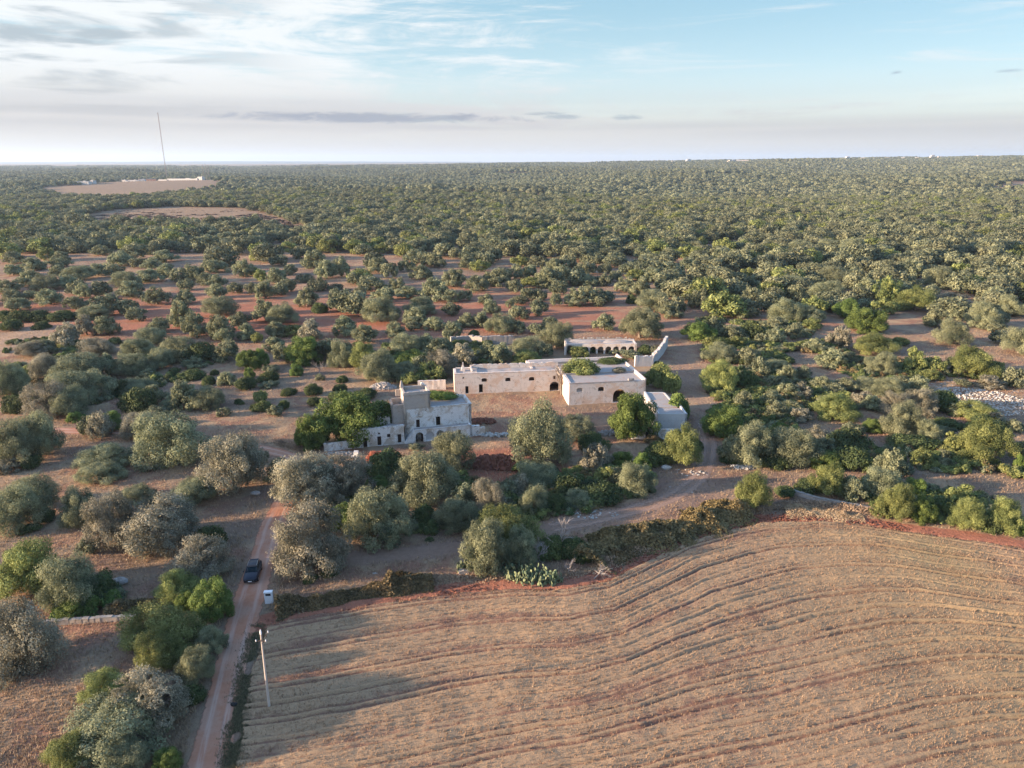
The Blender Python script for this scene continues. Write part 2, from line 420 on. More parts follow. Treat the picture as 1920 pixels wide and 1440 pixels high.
peb = t.math('MULTIPLY', t.rng(t.vor(pos, 1.7), 0.16, 0.08), t.rng(t.noise(pos, 0.09, 4, 0.7), 0.56, 0.68))
c = t.mix(peb, c, (0.36, 0.33, 0.30))
hgt = t.math('ADD', t.math('MULTIPLY', n_fine, 0.7), t.math('MULTIPLY', n_grit, 0.35))
finish(t, out, c, 0.95, t.bump(hgt, 1.0, 0.5), spec=0.1)
ground = link_mesh("ground", np_mesh("ground", np.stack([gx, gy, gz], 1), gq, m_ground, True,
                   vattr={'bare': bare, 'clear': clear, 'red': red, 'rocky': rocky, 'litter': litter}), None)
tag(ground, kind='structure')

# ---- stubble field with tractor swaths
xs = np.arange(-36, 112, 0.22); ysf = np.arange(46, 115, 0.20)
FXg, FYg = np.meshgrid(xs, ysf); fx, fy = FXg.ravel(), FYg.ravel()
sdf = sdist(fx, fy, FIELD)+0.7*(vnoise(fx, fy, 1.7, 4)-0.5)
ph, dd = field_phase(fx, fy)
warp = 1.6*(vnoise(fx, fy, 22, 11)-0.5)+0.16*(vnoise(fx, fy, 3, 12)-0.5)
P_ = 2.7; s_ = (ph+warp)/P_; fr = s_-np.floor(s_); kk = np.floor(s_)
amp = 0.75+0.45*(vnoise(kk*37.0+fx*0.06, kk*11.0, 1.0, 21))
fade = 0.70+0.45*np.clip(1.5-np.abs(vnoise(fx, fy, 38, 22)-0.5)*3.0, 0, 1)
lv = 0.35+1.1*vnoise(kk*13.7, kk*5.1+np.floor(fx/40), 1.0, 33)
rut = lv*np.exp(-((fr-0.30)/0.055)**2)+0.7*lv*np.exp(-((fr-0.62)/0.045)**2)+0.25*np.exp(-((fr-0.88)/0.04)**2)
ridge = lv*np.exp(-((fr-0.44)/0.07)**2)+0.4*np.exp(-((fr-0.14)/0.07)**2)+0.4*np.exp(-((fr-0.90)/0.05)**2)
fz = 0.12+amp*fade*(0.15*ridge-0.20*rut)+0.05*(vnoise(fx, fy, 0.9, 6)-0.5)+0.05*(vnoise(fx, fy, 0.45, 16)-0.5)+relief(fx, fy)*0.7
fz = np.where(sdf < 0.5, fz*np.clip(sdf/0.5, 0, 1)-0.65*np.clip(1-sdf/0.5, 0, 1), fz)
keep = (sdf > -0.7).reshape(FXg.shape)
idx = np.arange(fx.size).reshape(FXg.shape)
ok = (keep[:-1, :-1] & keep[:-1, 1:] & keep[1:, 1:] & keep[1:, :-1]).ravel()
fq = np.stack([idx[:-1, :-1].ravel(), idx[:-1, 1:].ravel(), idx[1:, 1:].ravel(), idx[1:, :-1].ravel()], 1)[ok]
used = np.unique(fq); remap = np.zeros(fx.size, np.int32); remap[used] = np.arange(len(used))
m_field, t, out = new_mat("stubble_soil")
geo = t.new('ShaderNodeNewGeometry'); pos = geo.outputs['Position']
n_f = t.noise(pos, 2.2, 5, 0.75); n_m = t.noise(pos, 0.12, 5, 0.6); n_g = t.noise(pos, 7.0, 3, 0.8)
soil = t.mix(n_g, (0.135, 0.074, 0.055), (0.255, 0.150, 0.108))
straw = t.mix(n_g, (0.185, 0.122, 0.076), (0.46, 0.322, 0.200))
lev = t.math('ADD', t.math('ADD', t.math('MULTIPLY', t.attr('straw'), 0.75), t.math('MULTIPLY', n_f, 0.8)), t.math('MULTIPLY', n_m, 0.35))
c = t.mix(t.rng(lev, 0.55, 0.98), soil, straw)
c = t.mix(t.math('MULTIPLY', t.attr('olive'), 0.5), c, (0.20, 0.175, 0.085))
finish(t, out, c, 0.95, t.bump(t.math('ADD', n_f, n_g), 0.8, 0.14), spec=0.05)
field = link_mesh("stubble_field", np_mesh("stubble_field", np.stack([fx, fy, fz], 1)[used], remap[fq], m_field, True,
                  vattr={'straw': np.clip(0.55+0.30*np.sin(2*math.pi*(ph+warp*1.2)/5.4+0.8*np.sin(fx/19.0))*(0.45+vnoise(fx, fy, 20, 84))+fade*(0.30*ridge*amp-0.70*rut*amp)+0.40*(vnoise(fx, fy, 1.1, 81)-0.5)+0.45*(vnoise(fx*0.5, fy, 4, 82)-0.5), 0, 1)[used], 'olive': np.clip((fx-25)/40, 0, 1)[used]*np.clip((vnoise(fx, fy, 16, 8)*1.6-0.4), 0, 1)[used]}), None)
tag(field, kind='structure')

def blades(name, px, py, pz, h, wd, n, rng, mat, lean=0.45, parent=None):
    """tufts of thin upright blades as one mesh"""
    N = len(px); a = rng.uniform(0, 2*math.pi, (N, n)); l = rng.uniform(0.1, lean, (N, n))*h[:, None]
    hh = h[:, None]*rng.uniform(0.6, 1.15, (N, n)); ww = wd[:, None]*rng.uniform(0.6, 1.3, (N, n))
    r0 = h[:, None]*rng.uniform(0, 0.35, (N, n)); b = rng.uniform(0, 2*math.pi, (N, n))
    bx = px[:, None]+r0*np.cos(b); by = py[:, None]+r0*np.sin(b); bz = np.repeat(pz[:, None], n, 1)-0.03
    ox, oy = -np.sin(a)*ww, np.cos(a)*ww
    v = np.stack([np.stack([bx-ox, by-oy, bz], -1), np.stack([bx+ox, by+oy, bz], -1),
                  np.stack([bx+ox*0.3+l*np.cos(a), by+oy*0.3+l*np.sin(a), bz+hh], -1), np.stack([bx-ox*0.3+l*np.cos(a), by-oy*0.3+l*np.sin(a), bz+hh], -1)], 2).reshape(-1, 3)
    q = np.arange(len(v)).reshape(-1, 4)
    tint = np.repeat(rng.uniform(0, 1, N), n)
    return np_mesh(name, v, q, mat, fattr={'tint': tint})

def plain_leaf_mat(name, c0, c1, trans=0.25, rough=0.8):
    m, t, out = new_mat(name)
    oi = t.new('ShaderNodeObjectInfo')
    c = t.mix(t.attr('tint'), c0, c1)
    hs = t.new('ShaderNodeHueSaturation'); t.l.new(c, hs.inputs['Color'])
    t.l.new(t.rng(oi.outputs['Random'], 0, 1, 0.85, 1.18, False), hs.inputs['Value'])
    t.l.new(t.rng(oi.outputs['Random'], 0, 1, 0.492, 0.508, False), hs.inputs['Hue'])
    d = t.new('ShaderNodeBsdfPrincipled'); t.l.new(hs.outputs[0], d.inputs['Base Color']); d.inputs['Roughness'].default_value = rough
    d.inputs['Specular IOR Level'].default_value = 0.25
    tr = t.new('ShaderNodeBsdfTranslucent'); t.l.new(hs.outputs[0], tr.inputs[0])
    mx = t.new('ShaderNodeMixShader'); mx.inputs[0].default_value = trans
    t.l.new(d.outputs[0], mx.inputs[1]); t.l.new(tr.outputs[0], mx.inputs[2]); t.l.new(mx.outputs[0], out.inputs[0])
    return m
m_straw = plain_leaf_mat("dry_straw", (0.24, 0.155, 0.092), (0.52, 0.38, 0.24))
m_dry = plain_leaf_mat("dry_grass", (0.22, 0.155, 0.105), (0.50, 0.37, 0.24))

rg = np.random.default_rng(7)
N = 210000
sx = rg.uniform(-34, 100, N); sy = 46+(rg.uniform(0, 1, N)**1.15)*66
k = (sdist(sx, sy, FIELD) > 0.4) & (np.abs(sx) < 0.78*sy+12); sx, sy = sx[k], sy[k]
ps, _ = field_phase(sx, sy); wv = 1.6*(vnoise(sx, sy, 22, 11)-0.5)+0.16*(vnoise(sx, sy, 3, 12)-0.5)
fr = ((ps+wv)/P_) % 1.0
k = ~(((np.abs(fr-0.30) < 0.06) | (np.abs(fr-0.62) < 0.04)) & (rg.uniform(0, 1, len(sx)) < 0.85)) & (rg.uniform(0, 1, len(sx)) < 0.35+0.9*vnoise(sx, sy, 4, 31))
sx, sy = sx[k], sy[k]
st = link_mesh("stubble", blades("stubble", sx, sy, 0.08+relief(sx, sy)*0.7, rg.uniform(0.10, 0.34, len(sx)), np.full(len(sx), 0.028), 3, rg, m_straw), None)
tag(st, 'pale straw stubble standing in curved rows across the ploughed field', 'stubble', kind='stuff')

# rough dry grass on the open ground between road, farm and groves
N = 330000
sy = 55+(rg.uniform(0, 1, N)**1.5)*190; sx = rg.uniform(-1, 1, N)*(0.80*sy+15)
dr = seg_dist(sx, sy, ROAD_MID); sdx = sdist(sx, sy, FIELD)
dt = np.minimum(seg_dist(sx, sy, TRACK), seg_dist(sx, sy, SUNLIT_PATH))
FARM_ZONES = [[(-39, 134), (-33, 135.5), (-8, 143), (-4, 145), (-9, 155), (-24, 150), (-40, 142)],
              [(-16, 172), (13, 175), (13, 163), (35, 167), (30, 143), (40, 143), (40, 165), (44, 200), (52, 225), (16, 222), (5, 195), (-16, 181)]]
k = (dr > 2.6) & (sdx < -2.6) & (dt > 1.6)
for zf in FARM_ZONES: k &= ~inside(sx, sy, zf)
dens = vnoise(sx, sy, 9, 41)*0.8+vnoise(sx, sy, 2.5, 42)*0.5
dens = np.where(inside(sx, sy, BARE) | inside(sx, sy, YARD), dens*0.7, dens)
k &= rg.uniform(0, 1, N) < dens
sx, sy = sx[k], sy[k]
edge = (np.abs(seg_dist(sx, sy, ROAD_MID)-4) < 1.8)
dg = link_mesh("dry_grass", blades("dry_grass", sx, sy, relief(sx, sy)*np.clip((seg_dist(sx, sy, ROAD_MID)-2)/4, 0.15, 1), rg.uniform(0.12, 0.45, len(sx))*np.where(edge, 1.5, 1), np.full(len(sx), 0.035), 3, rg, m_dry, 0.8), None)
tag(dg, 'dry straw-coloured grass growing over the red ground around the farm', 'dry grass', kind='stuff')
# green weeds on the strip between road and field
wd_line = [at(*p) for p in ((486, 1172), (462, 1250), (448, 1330), (437, 1400), (428, 1470))]
N = 8000; tt = rg.uniform(0, 1, N)*(len(wd_line)-1); i0 = np.minimum(tt.astype(int), len(wd_line)-2); f_ = tt-i0
wl = np.array(wd_line); sx = wl[i0, 0]*(1-f_)+wl[i0+1, 0]*f_+rg.normal(0, 0.6, N); sy = wl[i0, 1]*(1-f_)+wl[i0+1, 1]*f_+rg.normal(0, 0.3, N)
m_weed = plain_leaf_mat("weed_green", (0.08, 0.085, 0.05), (0.24, 0.21, 0.12))
k = vnoise(sx, sy, 2.2, 77) > 0.22; sx, sy = sx[k], sy[k]
wdm = link_mesh("weeds", blades("weeds", sx, sy, np.full(len(sx), -0.02), rg.uniform(0.12, 0.32, len(sx)), np.full(len(sx), 0.03), 4, rg, m_weed, 0.7), None)
tag(wdm, 'dark green weeds in a strip between dirt road and stubble field', 'weeds', kind='stuff')

# ---- dirt road sheet with ragged soft edges, laid 4 mm above a smoothed bed
def ribbon(name, left, right, mat, lift, nx=12, step=0.8, zf=None):
    L_ = [Vector((*p, 0)) for p in left]; R_ = [Vector((*p, 0)) for p in right]
    vs = []; cross = []; along = []; rows = 0; s_acc = 0
    for i in range(len(L_)-1):
        n = max(1, int(((L_[i+1]+R_[i+1])/2-(L_[i]+R_[i])/2).length/step))
        for k in range(n + (1 if i == len(L_)-2 else 0)):
            f_ = k/n; 
            def cr(A):
                p0 = A[max(i-1, 0)]; p1 = A[i]; p2 = A[i+1]; p3 = A[min(i+2, len(A)-1)]
                return 0.5*((2*p1)+(p2-p0)*f_+(2*p0-5*p1+4*p2-p3)*f_*f_+(3*p1-p0-3*p2+p3)*f_**3)
            a, b = cr(L_), cr(R_)
            for q in range(nx+1):
                p = a.lerp(b, -0.12+1.24*q/nx); vs.append((p.x, p.y)); cross.append(q/nx); along.append(s_acc)
            rows += 1; s_acc += step
    vs = np.array(vs); z = zf(vs[:, 0], vs[:, 1], np.array(cross))+lift
    idx = np.arange(rows*(nx+1)).reshape(rows, nx+1)
    q = np.stack([idx[:-1, :-1].ravel(), idx[:-1, 1:].ravel(), idx[1:, 1:].ravel(), idx[1:, :-1].ravel()], 1)
    return link_mesh(name, np_mesh(name, np.column_stack([vs, z]), q, mat, True, vattr={'cross': np.array(cross), 'along': np.array(along)}), None)
m_road, t, out = new_mat("road_dirt")
geo = t.new('ShaderNodeNewGeometry'); pos = geo.outputs['Position']
cr_ = t.attr('cross'); al = t.attr('along')
n_f = t.noise(pos, 1.6, 5, 0.7); n_m = t.noise(pos, 0.2, 4, 0.6)
cx = t.new('ShaderNodeCombineXYZ'); t.l.new(t.math('MULTIPLY', cr_, 9.0), cx.inputs[0]); t.l.new(t.math('MULTIPLY', al, 0.12), cx.inputs[1])
n_s = t.noise(cx.outputs[0], 1.5, 4, 0.6)
base = t.mix(n_f, (0.30, 0.128, 0.078), (0.41, 0.210, 0.135))
base = t.mix(t.rng(n_m, 0.40, 0.62, 0, 0.8), base, (0.38, 0.225, 0.160))
w1 = t.math('ABSOLUTE', t.math('SUBTRACT', t.math('ABSOLUTE', t.math('SUBTRACT', cr_, 0.5)), 0.19))
wheel = t.math('MULTIPLY', t.rng(w1, 0.10, 0.02), t.rng(n_s, 0.3, 0.6))
base = t.mix(t.math('MULTIPLY', wheel, 0.55), base, (0.47, 0.34, 0.28))
base = t.mix(t.rng(n_s, 0.60, 0.75, 0, 0.4), base, (0.20, 0.12, 0.095))
edge = t.math('ADD', t.math('ABSOLUTE', t.math('SUBTRACT', cr_, 0.5)), t.math('MULTIPLY', t.math('SUBTRACT', t.noise(pos, 0.9, 5, 0.7), 0.5), 0.26))
alpha = t.rng(edge, 0.45, 0.37)
b = finish(t, out, base, 0.95, t.bump(t.math('ADD', n_f, n_s), 0.5, 0.12), spec=0.08)
t.l.new(alpha, b.inputs['Alpha'])
def road_z(x, y, c): return ground_z(x, y)+relief(x, y)*0.15+0.01
# the bed under the road is flattened to the same height
road = ribbon("dirt_road", ROAD_L, ROAD_R, m_road, 0.03, zf=lambda x, y, c: np.maximum(road_z(x, y, c), relief(x, y)*np.clip((seg_dist(x, y, ROAD_MID)-2)/4, 0.15, 1))+0.0)
tag(road, kind='structure')
# twin wheel tracks of the farm track
m_track, t, out = new_mat("track_dirt")
geo = t.new('ShaderNodeNewGeometry'); pos = geo.outputs['Position']; n_f = t.noise(pos, 1.8, 5, 0.7)
cr_ = t.attr('cross')
b = finish(t, out, t.mix(n_f, (0.32, 0.205, 0.155), (0.47, 0.335, 0.265)), 0.95, t.bump(n_f, 0.5, 0.1), spec=0.05)
wv_ = t.math('ADD', t.math('ABSOLUTE', t.math('SUBTRACT', cr_, 0.5)), t.math('MULTIPLY', t.math('SUBTRACT', t.noise(pos, 0.7, 5, 0.75), 0.5), 0.9))
t.l.new(t.rng(wv_, 0.55, 0.10, 0.0, 0.55), b.inputs['Alpha'])
def track_pair(name, line, n0=0):
    P3 = [Vector((*p, 0)) for p in line]
    for sgn in (-1, 1):
        l_, r_ = [], []
        for i, p in enumerate(P3):
            d = (P3[min(i+1, len(P3)-1)]-P3[max(i-1, 0)]).normalized(); nn = Vector((-d.y, d.x, 0))
            l_.append((p+nn*(sgn*1.0+0.65))[:2]); r_.append((p+nn*(sgn*1.0-0.65))[:2])
        o = ribbon(name, l_, r_, m_track, 0.035, nx=4, zf=lambda x, y, c: relief(x, y)+ground_z(x, y)+0.01)
        tag(o, kind='structure')
track_pair("wheel_track", TRACK)
# ================================================================ FOLIAGE PROTOTYPES
# crowns are made in units of the crown's radius (z up to 1.5) and scaled for each tree
m_olive = plain_leaf_mat("olive_leaf", (0.078, 0.098, 0.060), (0.300, 0.315, 0.185), 0.28)
m_oliveF = plain_leaf_mat("olive_leaf_far", (0.055, 0.072, 0.046), (0.235, 0.245, 0.145), 0.22)
m_oliveY = plain_leaf_mat("olive_leaf_yellow", (0.070, 0.095, 0.032), (0.285, 0.310, 0.110), 0.32)
m_oliveP = plain_leaf_mat("olive_leaf_silver", (0.108, 0.108, 0.078), (0.320, 0.300, 0.220), 0.25)
m_dark = plain_leaf_mat("lentisk_leaf", (0.026, 0.044, 0.020), (0.105, 0.135, 0.048), 0.22)
m_fig = plain_leaf_mat("fig_leaf", (0.040, 0.075, 0.018), (0.165, 0.225, 0.060), 0.25)
m_bramble = plain_leaf_mat("bramble_leaf", (0.065, 0.055, 0.028), (0.25, 0.185, 0.09), 0.15)
m_redbush = plain_leaf_mat("russet_leaf", (0.22, 0.06, 0.04), (0.45, 0.17, 0.11), 0.15)
m_cactus = plain_leaf_mat("cactus_pad", (0.06, 0.09, 0.055), (0.21, 0.24, 0.13), 0.0)

m_bark, t, out = new_mat("bark")
geo = t.new('ShaderNodeTexCoord'); nb = t.noise(t.mapping(geo.outputs['Object'], (3, 3, 0.8)), 4.0, 5, 0.7)
finish(t, out, t.mix(nb, (0.075, 0.058, 0.045), (0.24, 0.20, 0.165)), 0.95, t.bump(nb, 1.0, 0.06))
m_deadwood, t, out = new_mat("dead_wood")
geo = t.new('ShaderNodeTexCoord'); nb = t.noise(t.mapping(geo.outputs['Object'], (3, 3, 0.8)), 4.0, 5, 0.7)
finish(t, out, t.mix(nb, (0.17, 0.15, 0.14), (0.34, 0.31, 0.29)), 0.95)

def leaves_at(C, Nn, size, rng, jitter=0.75, aspect=0.55):
    """quads around centres C facing roughly along Nn"""
    n = len(C); nn = Nn+rng.normal(0, jitter, (n, 3)); nn /= np.linalg.norm(nn, axis=1)[:, None]+1e-9
    ref = rng.normal(0, 1, (n, 3)); u = np.cross(nn, ref); u /= np.linalg.norm(u, axis=1)[:, None]+1e-9; v = np.cross(nn, u)
    s = size[:, None]; a = s*u; b = s*v*aspect
    V = np.stack([C-a, C-b*1.0+a*0.1, C+a, C+b*1.0+a*0.1], 1).reshape(-1, 3)
    return V, np.arange(4*n).reshape(-1, 4)

def make_lobes(rng, nl, zc=0.82, rz=0.55, rmin=0.13, rmax=0.33, spread=0.82, lop=0.12, zlow=-0.55):
    L = []
    off = rng.normal(0, lop, 2); f2, f3 = rng.uniform(0, 6.28, 2); a2, a3 = rng.uniform(0.05, 0.22, 2)
    k = 0
    # a few uneven leafy masses carry the lobes
    nm = int(rng.integers(5, 7)) if spread > 0.8 else 0
    masses = []; a0_ = rng.uniform(0, 6.28)
    for j in range(nm):
        an = 2*math.pi*j/nm+a0_+rng.uniform(-.35, .35); rr_ = rng.uniform(0.42, 0.62)
        masses.append((rr_*math.cos(an), rr_*math.sin(an), rng.uniform(0.36, 0.66), rng.uniform(0.36, 0.48)))
    for j in range(3 if nm else 0):
        an = 2*math.pi*j/3+a0_+rng.uniform(-.6, .6); rr_ = rng.uniform(0.18, 0.42)
        masses.append((rr_*math.cos(an), rr_*math.sin(an), rng.uniform(0.82, 1.12), rng.uniform(0.34, 0.46)))
    while len(L) < nl and k < 6000:
        k += 1
        if nm:
            M_ = masses[int(rng.integers(0, len(masses)))]
            d = rng.normal(0, 1, 3); d /= np.linalg.norm(d)
            if d[2] < -0.75: continue
            r = rng.uniform(0.11, 0.24); p = np.array(M_[:3])+d*M_[3]*rng.uniform(0.75, 1.08)*np.array([1, 1, 0.9])
            if L and min(np.linalg.norm(p-l[:3])/(r+l[3]) for l in L) < 0.36: continue
            L.append(np.array([*p, r])); continue
        d = rng.normal(0, 1, 3); d /= np.linalg.norm(d)
        if d[2] < zlow: continue
        r = rng.uniform(rmin, rmax)
        q = rng.uniform(0.55, 1.0)**0.5
        th = math.atan2(d[1], d[0]); sp_ = spread*q*(1.0+a2*math.sin(2*th+f2)+a3*math.sin(3*th+f3))
        p = np.array([d[0]*sp_+off[0]*max(d[2], 0), d[1]*sp_+off[1]*max(d[2], 0), zc+d[2]*rz*q*(1+a3*math.sin(2*th+f3))])
        if L and min(np.linalg.norm(p-l[:3])/(r+l[3]) for l in L) < 0.36: continue
        L.append(np.array([*p, r]))
    return np.array(L)

def crown_mesh(name, seed, nl, nleaf, leaf, mat, inner=0.22, gap=0.0, rough=0.16, tint0=0.5, tvar=0.28, jitter=0.5, aspect=0.5, **kw):
    rng = np.random.default_rng(seed)
    L = make_lobes(rng, nl, **kw)
    wgt = L[:, 3]**2; wgt /= wgt.sum()
    li = rng.choice(len(L), int(nleaf*1.9), p=wgt)
    d = rng.normal(0, 1, (len(li), 3)); d /= np.linalg.norm(d, axis=1)[:, None]
    rr = L[li, 3]*(1+rng.normal(0, rough, len(li)))
    # lumps on each lobe so that outlines stay uneven
    rr *= 1+0.16*np.sin(d[:, 0]*7+li*1.3)*np.sin(d[:, 1]*8+li*2.1)+0.10*np.sin(d[:, 2]*13+li)
    isin = rng.uniform(0, 1, len(li)) < inner
    rr = np.where(isin, L[li, 3]*rng.uniform(0.2, 0.9, len(li)), rr)
    C = L[li, :3]+d*rr[:, None]
    # drop what lies deep inside another lobe
    deep = np.zeros(len(C), bool)
    for l in L:
        deep |= (np.linalg.norm(C-l[:3], axis=1) < l[3]*0.72)
    keep = (~deep | (isin & (rng.uniform(0, 1, len(C)) < 0.5))) & (C[:, 2] > 0.02)
    if gap > 0: keep &= (vnoise(C[:, 0]*3+7, C[:, 2]*3+C[:, 1]*2.3, 0.55, seed) > gap)
    C, d, li = C[keep][:nleaf], d[keep][:nleaf], li[keep][:nleaf]
    lt = rng.normal(0, 1, len(L))*tvar
    tint = np.clip(tint0+lt[li]+rng.normal(0, 0.16, len(C)), 0, 1)
    up = d+np.array([0, 0, 0.25])
    # fit the unit box: radius 1, top at 1.5 (1.0 for bushes)
    top = 1.5 if kw.get('zc', 0.82) > 0.6 else 0.98
    sx = 1.0/np.percentile(np.abs(C[:, :2]-0), 95.5); sz = top/np.percentile(C[:, 2], 99.0); S_ = np.array([sx, sx, sz])
    C = C*S_; L = L.copy(); L[:, :3] *= S_
    V, Q = leaves_at(C, up, leaf*rng.uniform(0.6, 1.35, len(C)), rng, jitter, aspect)
    return np_mesh(name, V, Q, mat, fattr={'tint': tint}), L

def trunk_mesh(name, seed, L, height=0.42, rad=0.085, mat=None, nlimb=6, twigs=0):
    rng = random.Random(seed); mb = MB()
    fork = Vector((rng.uniform(-.06, .06), rng.uniform(-.06, .06), height))
    mb.tube([(0, 0, -0.08), (0.01, 0.02, 0.02), (rng.uniform(-.05, .05), rng.uniform(-.05, .05), height*0.5), fork], [rad*1.7, rad*1.25, rad*0.95, rad*0.85], 8)
    idx = list(range(len(L))); rng.shuffle(idx)
    for i in idx[:max(nlimb, twigs)]:
        e = Vector(L[i][:3]); mid = fork.lerp(e, 0.5)+Vector((rng.uniform(-.07, .07), rng.uniform(-.07, .07), 0.05))
        mb.tube([fork-Vector((0, 0, 0.03)), mid, e], [rad*0.55, rad*0.36, rad*0.14], 5)
    for i in idx[:twigs]:
        e = Vector(L[i][:3]); r = L[i][3]
        for _ in range(9):
            d = Vector((rng.gauss(0, 1), rng.gauss(0, 1), abs(rng.gauss(0, 1))*0.9)).normalized()
            p1 = e+d*r*0.55; p2 = e+d*r*rng.uniform(1.0, 1.35)+Vector((rng.uniform(-.04, .04), rng.uniform(-.04, .04), rng.uniform(-.03, .05)))
            mb.tube([e, p1, p2], [rad*0.16, rad*0.10, rad*0.03], 3, False)
    return mb.mesh(name, mat or m_bark)

PROTO = {}
def protos(kind, n, f):
    PROTO[kind] = [f(i) for i in range(n)]
def olive_hi(mat, base, twig=0, **kw):
    def f(i):
        cm, L = crown_mesh("crown", base+i, 90+(i % 4)*10, 38000, 0.0265, mat, **kw)
        return cm, trunk_mesh("trunk", base+i, L, twigs=twig)
    return f
def olive_lo(mat, base, **kw):
    def f(i):
        cm, L = crown_mesh("crown", base+i, 56+(i % 4)*5, 5500, 0.070, mat, **kw)
        return cm, trunk_mesh("trunk", base+i, L, nlimb=4)
    return f
protos('o', 7, olive_hi(m_olive, 100)); protos('o_lo', 7, olive_lo(m_olive, 200))
protos('O', 5, olive_hi(m_oliveY, 300)); protos('O_lo', 4, olive_lo(m_oliveY, 400))
protos('p', 5, olive_hi(m_oliveP, 500, twig=16, gap=0.30, rough=0.26, tvar=0.35)); protos('p_lo', 4, olive_lo(m_oliveP, 600, gap=0.18))
protos('g', 4, olive_hi(m_fig, 700, gap=0.1, aspect=0.8, rough=0.12)); PROTO['g_lo'] = PROTO['g']
def shrub(i):
    cm, L = crown_mesh("shrub", 800+i, 26, 6500, 0.062, m_dark, spread=0.74, zc=0.32, rz=0.62, zlow=-0.15, rmin=0.2, rmax=0.34)
    return cm, None
protos('d', 5, shrub); PROTO['d_lo'] = PROTO['d']

# ================================================================ TREES SEEN IN THE PHOTOGRAPH
# boxes (centre, top, width, bottom, kind) of the crowns in 4x enlargements of the photograph; turned into ground positions and sizes
T_A = "345,180,95,275,o 455,205,130,280,o 240,255,170,355,o 100,205,130,300,o 95,305,130,390,o 215,350,160,470,o 335,385,200,500,o 440,265,150,330,o 430,310,130,385,o 590,320,210,425,o 500,390,160,485,o 570,420,120,530,o 625,445,130,560,o 765,430,125,550,o 850,305,115,400,o 730,300,150,390,o 65,420,160,520,o 100,495,145,600,o 140,555,160,655,o 245,495,110,575,o 365,490,170,610,o 560,545,160,650,o 785,565,130,645,d 960,570,125,680,o 1020,625,120,735,o 930,360,200,480,o 980,430,170,560,o 1120,340,180,440,o 1170,475,165,610,o 1030,250,110,330,o 1130,260,140,350,o 1240,300,150,400,o 1340,330,110,440,o 1450,305,140,440,o 1390,410,90,500,o 1375,495,155,605,o 1360,590,180,780,o 1550,365,130,460,o 1620,385,130,480,o 1620,450,130,560,o 1640,550,220,700,o 1760,440,95,525,o 1890,440,80,530,o 1900,310,60,390,o 1820,270,140,400,o 1230,200,180,290,o 900,210,170,320,o 760,160,150,240,o 1600,270,180,370,o 80,720,140,800,d 310,730,110,790,d 40,650,120,730,d 150,650,150,740,d 300,650,160,730,d 480,650,180,730,d 690,620,210,720,o 640,690,160,840,p 790,695,180,840,o 490,750,190,925,p 1180,705,180,830,o 1140,775,210,910,o 1465,670,190,855,o 1640,690,180,870,o 1690,780,130,900,o 1800,660,125,790,o 720,860,220,1000,p 1035,855,220,1000,o 250,880,220,1000,p 350,870,130,980,o 60,980,220,1300,o 190,1050,120,1190,d 330,980,200,1180,p 600,985,360,1200,o 810,975,140,1140,o 990,980,240,1150,o 1200,940,200,1100,o 1310,860,260,1040,o 1500,900,220,1040,d 1700,880,190,1040,o 1860,950,170,1100,g 1850,750,130,880,o 600,1100,400,1360,o 350,1200,260,1460,p 500,1230,240,1460,o 120,1300,160,1430,d 900,1140,140,1290,d 1050,1160,220,1280,o 1020,1240,240,1420,d 1150,1210,160,1350,o 1380,1180,190,1400,o 1560,1230,220,1400,o 1280,1290,180,1400,o 1100,1090,140,1170,o 1255,1130,75,1185,d 1305,1070,60,1150,d 1450,1010,150,1090,o 1440,1095,150,1180,d 1560,1140,90,1215,d 1700,1110,140,1220,o 1610,1080,60,1140,d 1870,1080,70,1160,g 1850,1150,140,1245,d 1790,1290,60,1360,d 1680,1380,90,1450,O 1905,1330,60,1400,d"
